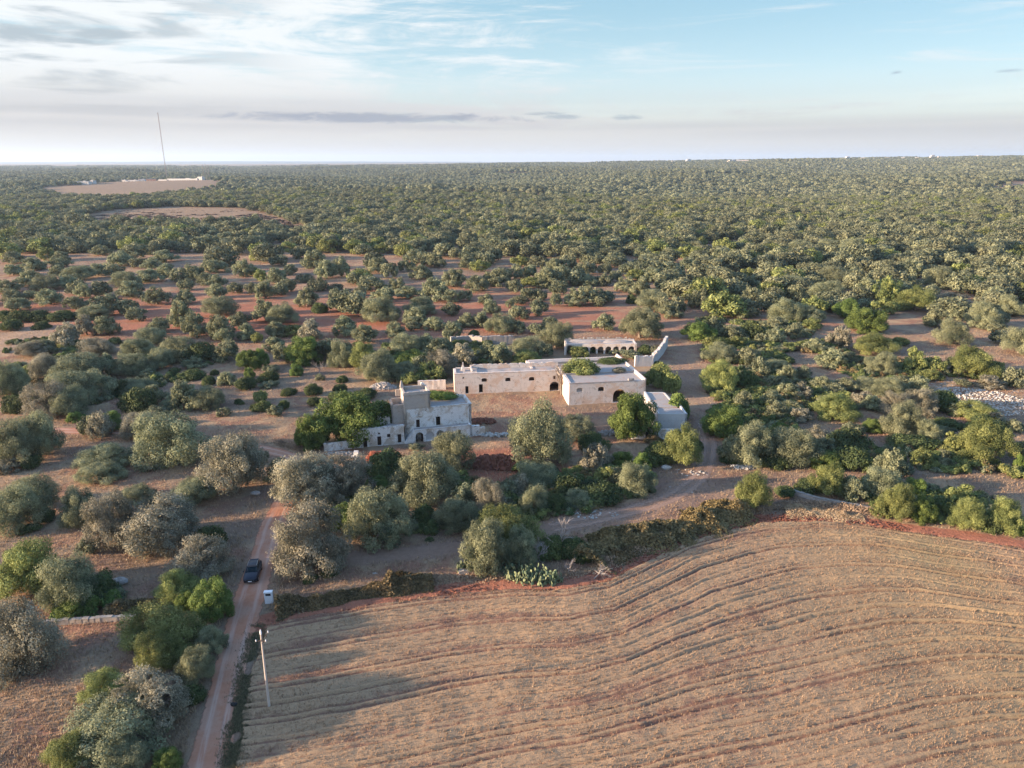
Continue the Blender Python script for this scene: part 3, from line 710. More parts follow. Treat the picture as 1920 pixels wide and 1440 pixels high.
T_B = "30,315,75,430,o 155,330,130,450,o 245,305,105,385,o 65,430,135,570,o 175,440,110,540,o 240,415,95,515,o 360,375,105,440,o 460,405,110,510,o 160,235,120,320,o 440,200,160,340,o 520,275,150,415,o 640,250,140,400,o 380,475,145,625,o 600,450,100,505,o 610,495,160,660,o 475,590,100,670,d 780,465,80,545,o 740,365,100,460,o 840,380,110,480,o 910,255,130,370,o 1005,295,110,410,o 1045,410,160,530,o 1130,270,110,360,o 1190,190,160,290,o 1340,220,160,330,o 960,480,190,590,o 930,550,250,750,o 1145,480,170,560,o 1240,310,170,420,o 1340,410,190,575,o 1480,340,180,480,o 1660,390,170,510,o 1800,340,180,470,o 1460,495,130,590,o 1570,500,90,580,o 1590,250,140,340,o 1720,210,120,310,o 80,570,190,740,o 190,600,200,760,o 155,735,140,860,o 400,720,180,880,p 270,760,120,850,o 670,695,190,850,o 820,760,160,900,o 1045,735,130,850,o 1230,555,230,690,o 1190,630,170,770,o 1180,730,110,800,O 1335,700,160,800,o 1465,590,110,690,o 1715,525,95,600,o 1760,570,130,680,o 1905,560,60,630,o 1910,420,60,500,o 1470,740,140,880,o 1570,670,130,780,o 1690,660,140,780,o 1840,680,200,820,o 1630,790,80,860,d 10,780,70,900,o 140,850,170,960,o 200,890,120,1040,p 360,850,260,1060,g 520,870,180,1040,o 640,880,200,1080,o 30,930,120,1080,g 810,900,200,1100,O 900,960,240,1200,o 1120,830,220,980,o 1290,830,180,960,o 1380,860,190,980,o 1150,960,240,1100,g 1080,1040,230,1190,o 1240,990,110,1120,o 1400,960,240,1160,p 1320,1040,190,1190,O 1160,1115,110,1210,O 1570,900,180,1060,p 1740,890,150,1040,o 1830,900,170,1060,o 1530,870,110,920,d 300,1055,95,1145,g 110,1060,100,1120,p 90,1110,130,1190,d 95,1175,110,1235,o 240,1230,105,1290,d 35,1250,90,1340,o 480,1120,60,1180,o 430,1200,110,1290,d 430,1280,80,1365,d 650,1140,80,1195,d 630,1200,95,1265,d 610,1260,110,1320,d 820,1235,145,1310,d 205,1310,80,1390,d 50,1330,120,1410,d 150,1360,100,1440,p 780,1280,110,1330,o"
T_C = "60,240,120,320,o 190,240,120,330,o 310,260,140,370,o 130,310,130,410,o 20,310,100,420,o 250,330,170,480,o 360,430,115,540,o 480,320,100,410,o 560,280,120,380,o 480,480,150,620,o 335,510,80,620,o 570,465,130,560,o 215,485,95,580,o 120,475,100,580,o 60,540,100,610,o 30,420,100,520,o 140,400,120,480,o 205,560,110,690,o 560,380,160,470,o 690,375,95,470,o 770,350,90,440,o 705,500,90,590,o 860,285,110,390,o 700,300,90,380,o 760,240,120,330,o 620,210,110,300,o 975,170,130,260,o 980,255,120,330,o 930,340,110,430,o 850,400,140,510,o 960,410,160,540,o 1050,330,170,440,o 1180,180,120,290,o 1200,340,190,460,o 1320,255,150,370,o 1440,230,110,350,o 1560,190,130,300,o 1700,200,170,330,o 1740,140,130,220,o 1060,500,220,650,o 900,520,90,600,d 1190,600,150,710,o 1390,490,160,640,o 1240,440,110,560,o 1440,350,120,450,o 1500,390,170,540,o 1630,360,120,470,o 1780,330,100,400,o 1770,380,160,490,o 1680,440,80,540,o 1790,480,160,640,o 1890,460,80,600,o 1720,640,160,710,o 1390,360,90,420,o 690,680,155,805,o 965,640,280,870,o 1050,620,100,760,o 330,740,220,940,o 40,720,130,820,o 180,740,100,830,o 290,700,100,790,o 60,610,120,720,o 100,850,220,1000,o 100,980,200,1060,O 260,900,100,1000,p 500,918,150,1000,O 570,905,90,965,d 520,950,100,1010,o 770,942,80,980,O 890,958,120,1010,O 1000,910,110,980,d 1060,910,90,980,o 1400,740,200,880,g 1530,700,120,840,p 1650,760,180,880,o 1800,750,200,870,d 1510,850,130,940,O 1690,840,140,930,O 1590,900,210,1040,o 1760,930,170,1060,o 1460,950,80,1020,o 1560,1025,260,1265,O 1760,1080,160,1240,d 1880,1000,120,1150,o 1730,1260,140,1390,o 1880,820,80,900,o 1090,1030,60,1060,d"
T_D = "60,180,180,320,o 240,130,200,240,o 270,240,150,350,o 60,320,120,410,o 180,330,80,380,o 460,120,200,220,o 640,110,200,260,o 490,210,190,320,o 720,250,140,350,o 520,320,230,480,o 640,330,140,460,o 140,390,240,520,o 420,430,220,590,o 50,480,130,620,o 210,460,150,620,o 880,160,190,280,o 950,100,150,180,o 1080,270,180,410,o 1210,240,140,330,o 1310,330,210,490,o 830,350,160,440,o 760,410,160,560,o 900,400,190,630,O 1050,390,160,490,o 1110,480,250,660,O 1370,540,230,640,p 600,570,170,720,g 710,560,130,640,o 740,640,240,820,g 320,610,200,740,o 140,560,220,740,o 1270,640,170,780,o 1390,720,200,910,o 1420,610,160,730,o 1640,590,210,790,o 1720,650,130,770,p 1720,750,110,820,o 1750,800,130,900,o 1900,780,200,980,o 1830,540,200,700,o 1700,470,150,600,o 60,710,180,800,o 330,710,140,800,O 200,750,140,870,o 60,780,160,900,o 545,780,170,940,p 350,860,150,960,o 985,850,120,910,d 800,840,280,980,O 850,960,230,1130,o 480,940,190,1090,o 620,960,140,1060,o 1110,940,170,1130,O 1250,1000,130,1130,o 1230,1090,140,1180,O 1540,930,300,1160,O 1700,1030,110,1120,o 1750,1100,90,1170,o 1860,1080,130,1240,o 1470,1170,100,1220,O 1670,1180,180,1240,p 60,1020,200,1130,o 150,1060,140,1180,o 280,1060,90,1170,o"
T_F = "215,0,400,490,o 480,90,260,260,o 610,180,180,360,d 590,260,160,510,p 640,300,190,500,p 690,460,150,600,O 780,470,120,600,p 820,350,150,480,g 970,365,130,500,g 940,440,240,690,o 1270,160,260,480,O 1370,200,110,340,d 1080,270,200,450,d 420,540,200,700,d 640,600,300,740,d 170,440,300,660,o 60,520,160,700,p 290,440,110,560,o 490,650,210,780,o 330,640,170,820,d 160,620,200,840,o 490,450,70,520,o 430,920,190,1160,d 300,960,220,1170,d 520,1000,160,1180,d 1590,30,260,250,g 1650,220,170,440,o 1780,160,280,460,o 1660,370,160,440,d 1820,480,240,800,O"
T_E = "410,40,220,340,g 370,380,400,800,p 680,400,340,740,p 980,355,260,560,d 920,560,180,650,g 1200,302,90,335,O 1270,360,420,760,o 1480,210,290,520,o 640,760,200,970,g 940,620,430,1060,o 1270,760,180,900,d 1550,570,170,800,o 1500,700,300,960,o 1740,550,220,820,p 1900,540,120,700,p 400,760,480,1300,p 560,1220,110,1300,d 400,1270,100,1340,d 1890,780,410,1140,O 1720,880,330,1280,o 1980,930,240,1220,o 1770,1170,130,1290,O 1300,990,60,1030,d 170,410,170,580,o 30,330,90,440,o"
T_G = "60,20,100,110,O 150,80,160,200,o 260,80,170,200,p 400,25,150,130,o 500,80,130,170,O 590,40,150,150,o 750,40,200,150,o 900,30,200,180,o 1010,20,110,110,o 1130,30,160,170,o 700,140,170,260,p 40,140,170,260,o 180,210,140,290,o 60,220,180,350,o 240,260,170,370,p 520,170,280,360,O 780,170,140,290,o 950,140,200,330,p 1150,130,220,330,p 1000,230,240,490,o 1200,340,200,520,o 1060,470,260,580,d 1300,120,200,300,d 1430,220,160,330,o 1570,220,260,370,O 1700,290,160,390,p 1350,340,200,420,d 1860,350,90,450,O 1640,360,330,690,O 1580,360,190,480,O 1390,460,150,600,O 1330,400,110,470,o 1900,470,120,640,p 1900,620,100,730,g 780,350,150,450,g 640,370,120,460,O 90,390,120,440,g 180,430,320,700,o 260,440,200,690,o 380,400,180,500,p 420,480,160,620,o 600,430,330,600,d 650,570,260,740,d 430,600,220,730,g 560,620,100,710,O 60,620,200,720,d 930,580,190,800,o 1160,570,150,715,O 1020,680,120,760,p 880,720,270,960,o 980,800,230,1110,O 840,980,140,1090,O 300,800,200,900,d 460,690,240,940,O 620,780,180,960,o 130,850,120,930,d 1100,790,160,950,g 1230,830,140,940,o 1170,940,200,1130,g 1320,900,180,1090,d 1430,840,180,1000,O 1500,920,210,1190,O 1640,1060,170,1200,d 1790,900,220,1210,O 1890,1100,100,1230,g"
T_H = "80,60,300,490,o 270,50,280,400,o 230,370,120,480,d 60,400,180,520,p 650,60,130,240,o 750,60,170,260,p 820,55,150,200,g 560,50,110,130,g 1040,60,240,260,p 1190,15,170,100,o 1280,90,460,480,o 1150,370,180,490,p 1740,240,400,680,p 1460,560,310,760,o 770,340,330,500,o 560,490,240,930,o 750,480,290,600,o 100,520,300,960,o 250,540,260,800,o 330,780,130,880,d 210,900,140,960,d 830,570,340,1080,p 1030,600,220,760,o 1210,730,480,1140,p 1570,930,230,1110,d 200,1030,400,1480,O 500,1040,340,1560,o 730,1090,250,1480,d 660,1000,120,1120,o 1510,1030,400,1340,p 1330,1240,300,1500,O"
T_I = "570,170,300,310,g 860,100,130,210,O 1590,60,280,350,g 1390,120,130,280,g 140,230,480,770,p 60,630,150,780,p 1190,255,540,640,O 1180,430,330,740,O 1580,400,200,600,o 1470,520,220,820,o 1370,650,110,780,p 1440,780,160,960,d 800,730,320,1000,O 1130,760,460,1200,p 850,960,700,1400,o 530,1190,300,1500,O 950,1250,300,1520,o 1250,1310,200,1500,g"
TILES = [(T_A, 0, 420), (T_B, 480, 420), (T_C, 960, 420), (T_D, 1440, 420), (T_H, 0, 760), (T_E, 480, 760), (T_F, 960, 760), (T_G, 1440, 700), (T_I, 0, 1080)]
BOXES = [(655.0, 742.0, 100.0, 830.0, 'g'), (1193.0, 718.0, 58.0, 826.0, 'O')]
BOXES = []
for txt, ox, oy in TILES:
    for it in txt.split():
        a = it.split(','); BOXES.append((ox+float(a[0])/4, oy+float(a[1])/4, float(a[2])/4, oy+float(a[3])/4, a[4]))

def solve_box(cx, top, wpx, bot, kind):
    gx_, gy_ = at(cx, bot); Rr = wpx/2*math.hypot(gy_, CAMH)/F*0.96
    for _ in range(3):
        yc = gy_+0.62*Rr
        h = CAMH+yc*(-math.sin(PITCH)+(720-top)/F*math.cos(PITCH))/(math.cos(PITCH)+(720-top)/F*math.sin(PITCH))
        h = h*1.0
        tt_ = yc*math.cos(PITCH)+(CAMH-h*0.5)*math.sin(PITCH); Rr = wpx/2*tt_/F
    x = (cx-960)/F*tt_
    lo, hi = ((0.55, 1.5) if kind == 'd' else (0.95, 2.3))
    h = min(max(h, lo*Rr), hi*Rr)
    return x, yc, Rr, h

LOOK = {'o': ('olive_tree', 'olive tree', 'grey-green olive tree'), 'O': ('olive_tree', 'olive tree', 'yellow-green olive tree'),
        'p': ('olive_tree', 'olive tree', 'thin silvery olive tree with bare twigs'), 'g': ('leafy_tree', 'tree', 'bright green leafy tree'),
        'd': ('evergreen_shrub', 'shrub', 'dark green rounded shrub')}
GROUPS = {'olive_tree': 'olive trees of the groves around the farm', 'leafy_tree': 'bright green leafy trees among the olives', 'evergreen_shrub': 'dark evergreen shrubs on the dry ground'}
MARKS = {"stone tower": (783, 755), "black car": (473, 1072), "utility pole": (497, 1250), "arched ruin": (1130, 655), "square outbuilding": (1255, 800), "prickly pears": (1000, 1075),
         "barn's left end": (860, 715), "far pink clearing": (370, 415), "white rubble": (1850, 745), "shepherd wall at left": (170, 1168), "round farm courtyard": (950, 780)}
del MARKS["round farm courtyard"]; del MARKS["shepherd wall at left"]; MARKS["left dry-stone wall"] = (170, 1166)
DIRS = ['right of', 'upper right of', 'above', 'upper left of', 'left of', 'lower left of', 'below', 'lower right of']
ORD = ['nearest', 'second', 'third', 'fourth', 'fifth', 'sixth', 'seventh', 'eighth', 'ninth', 'tenth', 'eleventh', 'twelfth', 'thirteenth', 'fourteenth', 'fifteenth', 'sixteenth', 'seventeenth', 'eighteenth', 'nineteenth', 'twentieth']
ORD += ['twenty-'+o for o in ['first'] + ORD[1:9]] + ['thirtieth'] + ['thirty-'+o for o in ['first'] + ORD[1:9]] + ['fortieth'] + ['forty-'+o for o in ['first'] + ORD[1:9]]
HAND = {  # photograph positions of striking trees and what singles them out
    (1033, 845): "tall dark olive tree standing in front of the farm courtyard", (655, 790): "great bright green fig tree leaning over the white farmhouse wing",
    (582, 805): "smaller bright green fig tree left of the great fig by the farmhouse", (1193, 772): "tall leafy tree beside the broken archway of the stone barn",
    (1350, 706): "large round olive tree standing alone right of the farm", (1415, 920): "round silvery olive tree standing alone on the field's upper edge",
    (300, 1190): "large dense green olive tree beside the dirt road near the utility pole", (397, 1130): "bright lime-green bushy tree at the roadside just below the car",
    (580, 1015): "big silvery olive tree with bare twigs right of the road, level with the car", (430, 875): "big silvery olive tree inside the bend of the dirt road",
    (320, 830): "broad grey-green olive tree below the upper stretch of the dirt road", (1131, 605): "small round dark tree standing alone on red soil behind the arched ruin",
    (1201, 608): "broad tall olive tree just behind the right end of the arched ruin", (35, 1210): "pale grey bushy olive tree at the left edge beside the dry-stone wall",
    (393, 1020): "low dark green round bush left of the car across the verge", (1280, 840): "tall pale olive tree in front of the square outbuilding",
    (715, 985): "large silvery-green olive tree in the clump right of the road bend", (555, 594): None}
placed = []          # (x, y, R)
items = []
BOXES += [(657.0, 740.0, 116.0, 836.0, 'g'), (1190.0, 722.0, 72.0, 828.0, 'g')]
for b in BOXES:
    x, y, r_, h = solve_box(*b); items.append((x, y, r_, h, b))
items.sort(key=lambda q: -q[4][2])
cnt = {}; labels = {}
for i, (x, y, r_, h, b) in enumerate(items):
    cx, cy = b[0], (b[1]+b[3])/2
    hand = None
    for (hx, hy), lab in HAND.items():
        if lab and abs(hx-cx) < 0.28*b[2]+4 and abs(hy-cy) < 0.3*(b[3]-b[1])+5 and lab not in labels.values():
            hand = lab
    if hand: labels[i] = hand; continue
    nm = min(MARKS, key=lambda m: math.hypot(MARKS[m][0]-cx, MARKS[m][1]-cy)); mx_, my_ = MARKS[nm]
    a = math.atan2(my_-cy, cx-mx_); o8 = int(round(a/(math.pi/4))) % 8
    look = b[4]; cnt.setdefault((nm, o8, look), []).append((math.hypot(cx-mx_, cy-my_), i))
def b_short(lk, dr_, nm, k, n): return n > 1 and len(("%s, %s one out %s the %s" % (lk, ORD[k], dr_, nm)).split()) > 16
for (nm, o8, look), lst in cnt.items():
    lst.sort()
    for k, (_, i) in enumerate(lst):
        if b_short(LOOK[look][2], DIRS[o8], nm, k, len(lst)): labels[i] = "%s, %s %s the %s" % (LOOK[look][2].replace('thin silvery olive tree with bare twigs', 'silvery olive tree'), ORD[k], DIRS[o8], nm)
        elif len(lst) == 1: labels[i] = "%s %s the %s" % (LOOK[look][2], DIRS[o8], nm)
        else: labels[i] = "%s, %s one out %s the %s" % (LOOK[look][2], ORD[k], DIRS[o8], nm)
rt = random.Random(5)
n_ol = 0; REST = []
for i, (x, y, r_, h, b) in enumerate(items):
    k = b[4]; name, cat, _ = LOOK[k]
    if name == 'olive_tree':
        n_ol += 1
        if n_ol > 300: REST.append((x, y, r_, h)); placed.append((x, y, r_)); continue
    lo = b[2] < 48
    pl = PROTO[k+'_lo' if lo else k]; cm, tm = pl[rt.randrange(len(pl))]
    z = float(ground_z(x, y))-0.05
    dep = rt.uniform(0.85, 1.1)
    if tm is None:
        o = link_mesh(name, cm, None); tag(o, labels[i], cat, GROUPS[name])
        o.location = (x, y, z); o.rotation_euler = (0, 0, rt.uniform(0, 6.28)); o.scale = (r_*1.03, r_*dep*1.03, h/0.98)
    else:
        o = empty(name, (x, y, z), rt.uniform(0, 6.28)); tag(o, labels[i], cat, GROUPS[name])
        o.scale = (r_*(0.95 if lo else 1.0), r_*dep*(0.95 if lo else 1.0), h/1.5)
        link_mesh("crown", cm, None, o); link_mesh("trunk", tm, None, o)
    placed.append((x, y, r_))

# ================================================================ THE GROVES BEYOND (past the 300 largest: one object each)
pa = np.array(placed)
rg = np.random.default_rng(21)
def scatter(y0, y1, sp, half=0.80, pad=40):
    P = []; y = y0
    while y < y1:
        n = int((2*(half*y+pad))/sp); xs_ = -(half*y+pad)+(np.arange(n)+0.5*(int(y/sp) % 2))*sp
        P.append(np.stack([xs_+rg.uniform(-.42, .42, n)*sp, y+rg.uniform(-.42, .42, n)*sp], 1)); y += sp*0.87
    return np.concatenate(P)
def in_clear(x, y, m=0):
    k = np.zeros(x.shape, bool)
    for c in CLEARS: k |= (sdist(x, y, c) > m)
    return k
PM = scatter(265, 1250, 11.0)
x, y = PM[:, 0], PM[:, 1]
dmin = np.full(len(x), 99.0)
for (a, b, r_) in placed:
    if b > 280: dmin = np.minimum(dmin, np.hypot(x-a, (y-b))-r_)
# keep the ground traced from the photograph as traced: fill starts behind it
start = np.interp(x/y, [-0.8, -0.55, -0.35, -0.1, 0.1, 0.35, 0.55, 0.8], [470, 455, 475, 440, 430, 440, 400, 395])
start = start-np.where(np.abs(x/y) > 0.70, 0, 0)
infill = (y < start) & (y > 268) & (dmin > 2.6) & (rg.uniform(0, 1, len(x)) < np.clip((x/y-0.04)*2.0, 0.04, 0.65)) & ~inside(x, y, ROCKY)
dens = np.clip(0.72+(y-start)/900, 0.72, 1.0)*np.where(vnoise(x, y, 38, 51) < 0.30, 0.35, 1)
k = ((dmin > 2.2) & (y > start) & ~in_clear(x, y, -2) & (rg.uniform(0, 1, len(x)) < dens)) | (infill & ~in_clear(x, y, -3))
# a few beside the frame so that the rows go on
side = (np.abs(x/y) > 0.74) & (y > 120) & (dmin > 3)
MX, MY = x[k], y[k]
lo_meshes = []
def lowcrown(i, mat, nleaf=2200, leaf=0.098):
    cm, L = crown_mesh("far_crown", 900+i, 30, nleaf, leaf, mat, inner=0.12, spread=0.78, zc=0.72, rz=0.62, zlow=-0.7, rmin=0.16, rmax=0.30)
    return cm
def far_tree_mesh(i, mat):
    cm = lowcrown(i, mat)
    return cm
def instancer(name, pts, meshes, scl, mat_label, rot=None):
    """one object: each point carries a copy of one of the meshes (geometry nodes)"""
    me = bpy.data.meshes.new(name); me.vertices.add(len(pts)); me.vertices.foreach_set('co', np.asarray(pts, np.float32).ravel())
    n = len(pts)
    rz = rg.uniform(0, 2*math.pi, n) if rot is None else rot
    for an, av, ty in (('rz', rz, 'FLOAT'), ('pick', rg.integers(0, len(meshes), n), 'INT')):
        a = me.attributes.new(an, ty, 'POINT'); a.data.foreach_set('value', np.asarray(av, np.float32 if ty == 'FLOAT' else np.int32))
    a = me.attributes.new('scl', 'FLOAT_VECTOR', 'POINT'); a.data.foreach_set('vector', np.asarray(scl, np.float32).ravel())
    me.update()
    o = bpy.data.objects.new(name, me); COL.objects.link(o)
    ng = bpy.data.node_groups.new(name, 'GeometryNodeTree')
    ng.interface.new_socket('Geometry', in_out='INPUT', socket_type='NodeSocketGeometry'); ng.interface.new_socket('Geometry', in_out='OUTPUT', socket_type='NodeSocketGeometry')
    gi = ng.nodes.new('NodeGroupInput'); go = ng.nodes.new('NodeGroupOutput')
    g2i = ng.nodes.new('GeometryNodeGeometryToInstance')
    for m in reversed(meshes):
        src = bpy.data.objects.new(m.name, m)      # never linked to the scene: only lends its shape
        oi = ng.nodes.new('GeometryNodeObjectInfo'); oi.inputs['Object'].default_value = src; oi.inputs['As Instance'].default_value = True
        ng.links.new(oi.outputs['Geometry'], g2i.inputs[0])
    iop = ng.nodes.new('GeometryNodeInstanceOnPoints')
    ng.links.new(gi.outputs[0], iop.inputs['Points']); ng.links.new(g2i.outputs[0], iop.inputs['Instance'])
    iop.inputs['Pick Instance'].default_value = True
    def na(nm, ty):
        q = ng.nodes.new('GeometryNodeInputNamedAttribute'); q.data_type = ty; q.inputs[0].default_value = nm
        return q.outputs[0]
    ng.links.new(na('pick', 'INT'), iop.inputs['Instance Index']); ng.links.new(na('scl', 'FLOAT_VECTOR'), iop.inputs['Scale'])
    cx = ng.nodes.new('ShaderNodeCombineXYZ'); ng.links.new(na('rz', 'FLOAT'), cx.inputs[2])
    ng.links.new(cx.outputs[0], iop.inputs['Rotation'])
    ng.links.new(iop.outputs[0], go.inputs[0])
    md = o.modifiers.new(name, 'NODES'); md.node_group = ng
    return o
fm = [far_tree_mesh(i, (m_oliveF, m_oliveF, m_oliveF, m_oliveF, m_oliveF, m_oliveY)[i % 6]) for i in range(12)]
rr = rg.uniform(4.3, 7.3, len(MX))*(0.85+0.35*vnoise(MX, MY, 60, 53)); hh = rr*rg.uniform(0.75, 1.05, len(MX))
RX = np.array(REST)
g1 = instancer("olive_grove", np.concatenate([np.stack([MX, MY, ground_z(MX, MY)-0.1], 1), np.stack([RX[:, 0], RX[:, 1], RX[:, 0]*0-0.1], 1)]), fm,
               np.concatenate([np.stack([rr, rr*rg.uniform(.85, 1.15, len(MX)), hh], 1), np.stack([RX[:, 2]*1.1, RX[:, 2]*1.1, RX[:, 3]/1.5], 1)]), None)
tag(g1, 'close-set grey-green olive trees of the grove stretching away behind the farm', 'olive grove', kind='stuff')

# far woodland: patches of many small crowns
def patch_mesh(i, size=64.0):
    rng = np.random.default_rng(1000+i); V = []; Q = []; T = []; base = 0
    n = int(size/10.6)
    for a in range(n):
        for b in range(n):
            if rng.uniform() < 0.16: continue
            px_, py_ = (a+0.5+rng.uniform(-.42, .42))*size/n-size/2, (b+0.5+rng.uniform(-.42, .42))*size/n-size/2
            R_ = rng.uniform(4.2, 8.0); H_ = R_*rng.uniform(0.9, 1.4); m = 210
            d = rng.normal(0, 1, (m, 3)); d[:, 2] = np.abs(d[:, 2])*1.1-0.25; d /= np.linalg.norm(d, axis=1)[:, None]
            C = np.stack([px_+d[:, 0]*R_*0.85, py_+d[:, 1]*R_*0.85, H_*0.5+d[:, 2]*H_*0.5], 1)*1.0+rng.normal(0, 0.45, (m, 3))
            v, q = leaves_at(C, d, np.full(m, R_*0.19)*rng.uniform(0.7, 1.2, m), rng, 0.35, 0.8)
            V.append(v); Q.append(q+base); base += len(v); T.append(np.clip(np.full(m, rng.uniform(0.05, 0.85))+rng.normal(0, .1, m), 0, 1))
    return np_mesh("wood_patch", np.concatenate(V), np.concatenate(Q), m_oliveF, fattr={'tint': np.concatenate(T)})
pm = [patch_mesh(i) for i in range(6)]
PF = []
y = 1250+30.0
while y < 7600:
    n = int((2*(0.80*y+60))/62); xs_ = -(0.80*y+60)+np.arange(n)*62.0+rg.uniform(-8, 8)
    PF.append(np.stack([xs_, np.full(n, y)], 1)); y += 60
PF = np.concatenate(PF)
k = ~in_clear(PF[:, 0], PF[:, 1], -22); PF = PF[k]
# small patches thin out in places
k = (vnoise(PF[:, 0], PF[:, 1], 260, 61) > 0.10); PF = PF[k]
g2 = instancer("far_woodland", np.column_stack([PF, ground_z(PF[:, 0], PF[:, 1])-0.2]), pm, np.stack([np.full(len(PF), 1.0)]*2+[rg.uniform(.85, 1.2, len(PF))*np.where((vnoise(PF[:, 0], PF[:, 1], 400, 63) > .7) & (PF[:, 1] > 3500), 1.7, 1)], 1), None,
               rot=rg.integers(0, 4, len(PF))*math.pi/2)
tag(g2, 'dark unbroken woodland of olives reaching to the horizon', 'woodland', kind='stuff')
# scrub among the far clearing
PC = rg.uniform(0, 1, (1500, 2)); cxy = np.array(CLEARS[0]); PC = PC*(cxy.max(0)-cxy.min(0))+cxy.min(0)
k = (sdist(PC[:, 0], PC[:, 1], CLEARS[0]) > 4) & (vnoise(PC[:, 0], PC[:, 1], 22, 71) > 0.52); PC = PC[k]
m_heath = plain_leaf_mat("heath_leaf", (0.07, 0.05, 0.042), (0.16, 0.11, 0.09), 0.1)
hm = []
for i in range(3):
    cm, L = crown_mesh("heath", 950+i, 8, 200, 0.3, m_heath, zc=0.2, rz=0.4); hm.append(cm)
g3 = instancer("heath_scrub", np.column_stack([PC, np.zeros(len(PC))]), hm, np.stack([rg.uniform(2.4, 6.0, len(PC)), rg.uniform(2, 5, len(PC)), rg.uniform(.8, 1.8, len(PC))], 1), None)
tag(g3, 'low purplish scrub dotted over the pale clearing beyond the grove', 'scrub', kind='stuff')

# low undergrowth of lentisk and bramble between the trees
UG = []
for poly, n in ((((1330, 700), (1500, 640), (1760, 690), (1920, 720), (1930, 900), (1640, 880), (1560, 870), (1350, 880)), 900),
                (((1300, 600), (1480, 590), (1640, 690), (1500, 720), (1330, 680)), 260),
                (((560, 900), (680, 880), (880, 900), (1090, 850), (1230, 890), (1210, 930), (1090, 960), (980, 985), (820, 1000), (700, 1010), (600, 960)), 330),
                (((1560, 905), (1650, 960), (1920, 1005), (1920, 950), (1750, 900)), 120),
                (((600, 650), (900, 640), (1040, 650), (1040, 680), (860, 700), (700, 700)), 220),
                (((0, 640), (200, 640), (420, 660), (330, 740), (180, 760), (0, 760)), 160)):
    P_w = np.array([at(*q) for q in poly]); k = 0
    while k < n:
        c_ = rg.uniform(0, 1, (n*4, 2))*(P_w.max(0)-P_w.min(0))+P_w.min(0)
        ok_ = c_[sdist(c_[:, 0], c_[:, 1], [tuple(v) for v in P_w]) > 0.5]
        ok_ = ok_[vnoise(ok_[:, 0], ok_[:, 1], 11, 91) > 0.42][:n-k]; UG.append(ok_); k += max(1, len(ok_))
UG = np.concatenate(UG); k = (seg_dist(UG[:, 0], UG[:, 1], ROAD_MID) > 4) & (seg_dist(UG[:, 0], UG[:, 1], TRACK) > 4) & (sdist(UG[:, 0], UG[:, 1], FIELD) < -2)
for zf in FARM_ZONES: k &= ~inside(UG[:, 0], UG[:, 1], zf)
k &= sdist(UG[:, 0], UG[:, 1], ROCKY) < -1
UG = UG[k]
ugm = []
for i in range(6):
    cm, L = crown_mesh("low_bush", 970+i, 12, 1300, 0.12, (m_dark, m_oliveY, m_bramble, m_dark, m_olive, m_oliveY)[i], spread=0.75, zc=0.25, rz=0.5, zlow=-0.1); ugm.append(cm)
g4 = instancer("undergrowth", np.column_stack([UG, np.zeros(len(UG))-0.05]), ugm, np.stack([rg.uniform(0.9, 2.4, len(UG)), rg.uniform(0.9, 2.2, len(UG)), rg.uniform(.8, 1.9, len(UG))], 1), None)
tag(g4, 'low green and brown undergrowth filling the gaps between the trees', 'undergrowth', kind='stuff')
# ================================================================ BUILDING MATERIALS
def plaster(name, ca, cb, stain=(0.24, 0.21, 0.19), warm=(0.50, 0.36, 0.27), s_amt=0.6, w_amt=0.5):
    m, t, out = new_mat(name)
    tcn = t.new('ShaderNodeTexCoord'); o = tcn.outputs['Object']
    n1_ = t.noise(o, 0.42, 8, 0.68, 0.6); n2_ = t.noise(o, 1.7, 7, 0.75); n3_ = t.noise(t.mapping(o, (0.9, 0.9, 0.22)), 1.2, 7, 0.75)
    c = t.mix(n2_, ca, cb)
    c = t.mix(t.math('MULTIPLY', t.rng(n1_, 0.47, 0.60), w_amt), c, warm)
    c = t.mix(t.math('MULTIPLY', t.rng(n3_, 0.56, 0.74), s_amt*0.8), c, stain)
    c = t.mix(t.math('MULTIPLY', t.rng(t.noise(o, 0.9, 9, 0.8), 0.54, 0.62), s_amt*0.9), c, stain)
    br = t.new('ShaderNodeTexBrick'); t.l.new(t.mapping(o, (1, 1, 1), (0, 0, 0), (math.pi/2, 0, 0)), br.inputs['Vector'])
    br.inputs['Scale'].default_value = 1.0; br.inputs['Color1'].default_value = (0.62, 0.58, 0.54, 1); br.inputs['Color2'].default_value = (1, 1, 1, 1); br.inputs['Bias'].default_value = 0.35; br.inputs['Brick Width'].default_value = 0.55; br.inputs['Row Height'].default_value = 0.27; br.inputs['Mortar Size'].default_value = 0.02
    c = t.mix(t.math('MULTIPLY', br.outputs['Fac'], 0.22), c, stain)
    c = t.mix(0.16, c, t.mix(1.0, c, br.outputs['Color'], 'MULTIPLY'))
    finish(t, out, c, 0.93, t.bump(t.math('ADD', n2_, t.math('MULTIPLY', br.outputs['Fac'], -0.35)), 0.6, 0.06), spec=0.12)
    return m
m_white = plaster("limewash", (0.56, 0.55, 0.54), (0.86, 0.84, 0.81), warm=(0.47, 0.385, 0.30), w_amt=0.85, s_amt=0.95)
m_tower = plaster("bare_tufa", (0.36, 0.315, 0.285), (0.50, 0.44, 0.39), warm=(0.46, 0.36, 0.27), w_amt=0.6, s_amt=0.55)
m_barn = plaster("pale_stone", (0.50, 0.445, 0.41), (0.74, 0.67, 0.62), warm=(0.56, 0.42, 0.33), w_amt=0.85, s_amt=0.9)
m_grey = plaster("grey_render", (0.44, 0.43, 0.43), (0.58, 0.57, 0.56), w_amt=0.25, s_amt=0.5)
m_rub = plaster("rubble_stone", (0.22, 0.20, 0.185), (0.44, 0.41, 0.385), w_amt=0.3, s_amt=0.7)
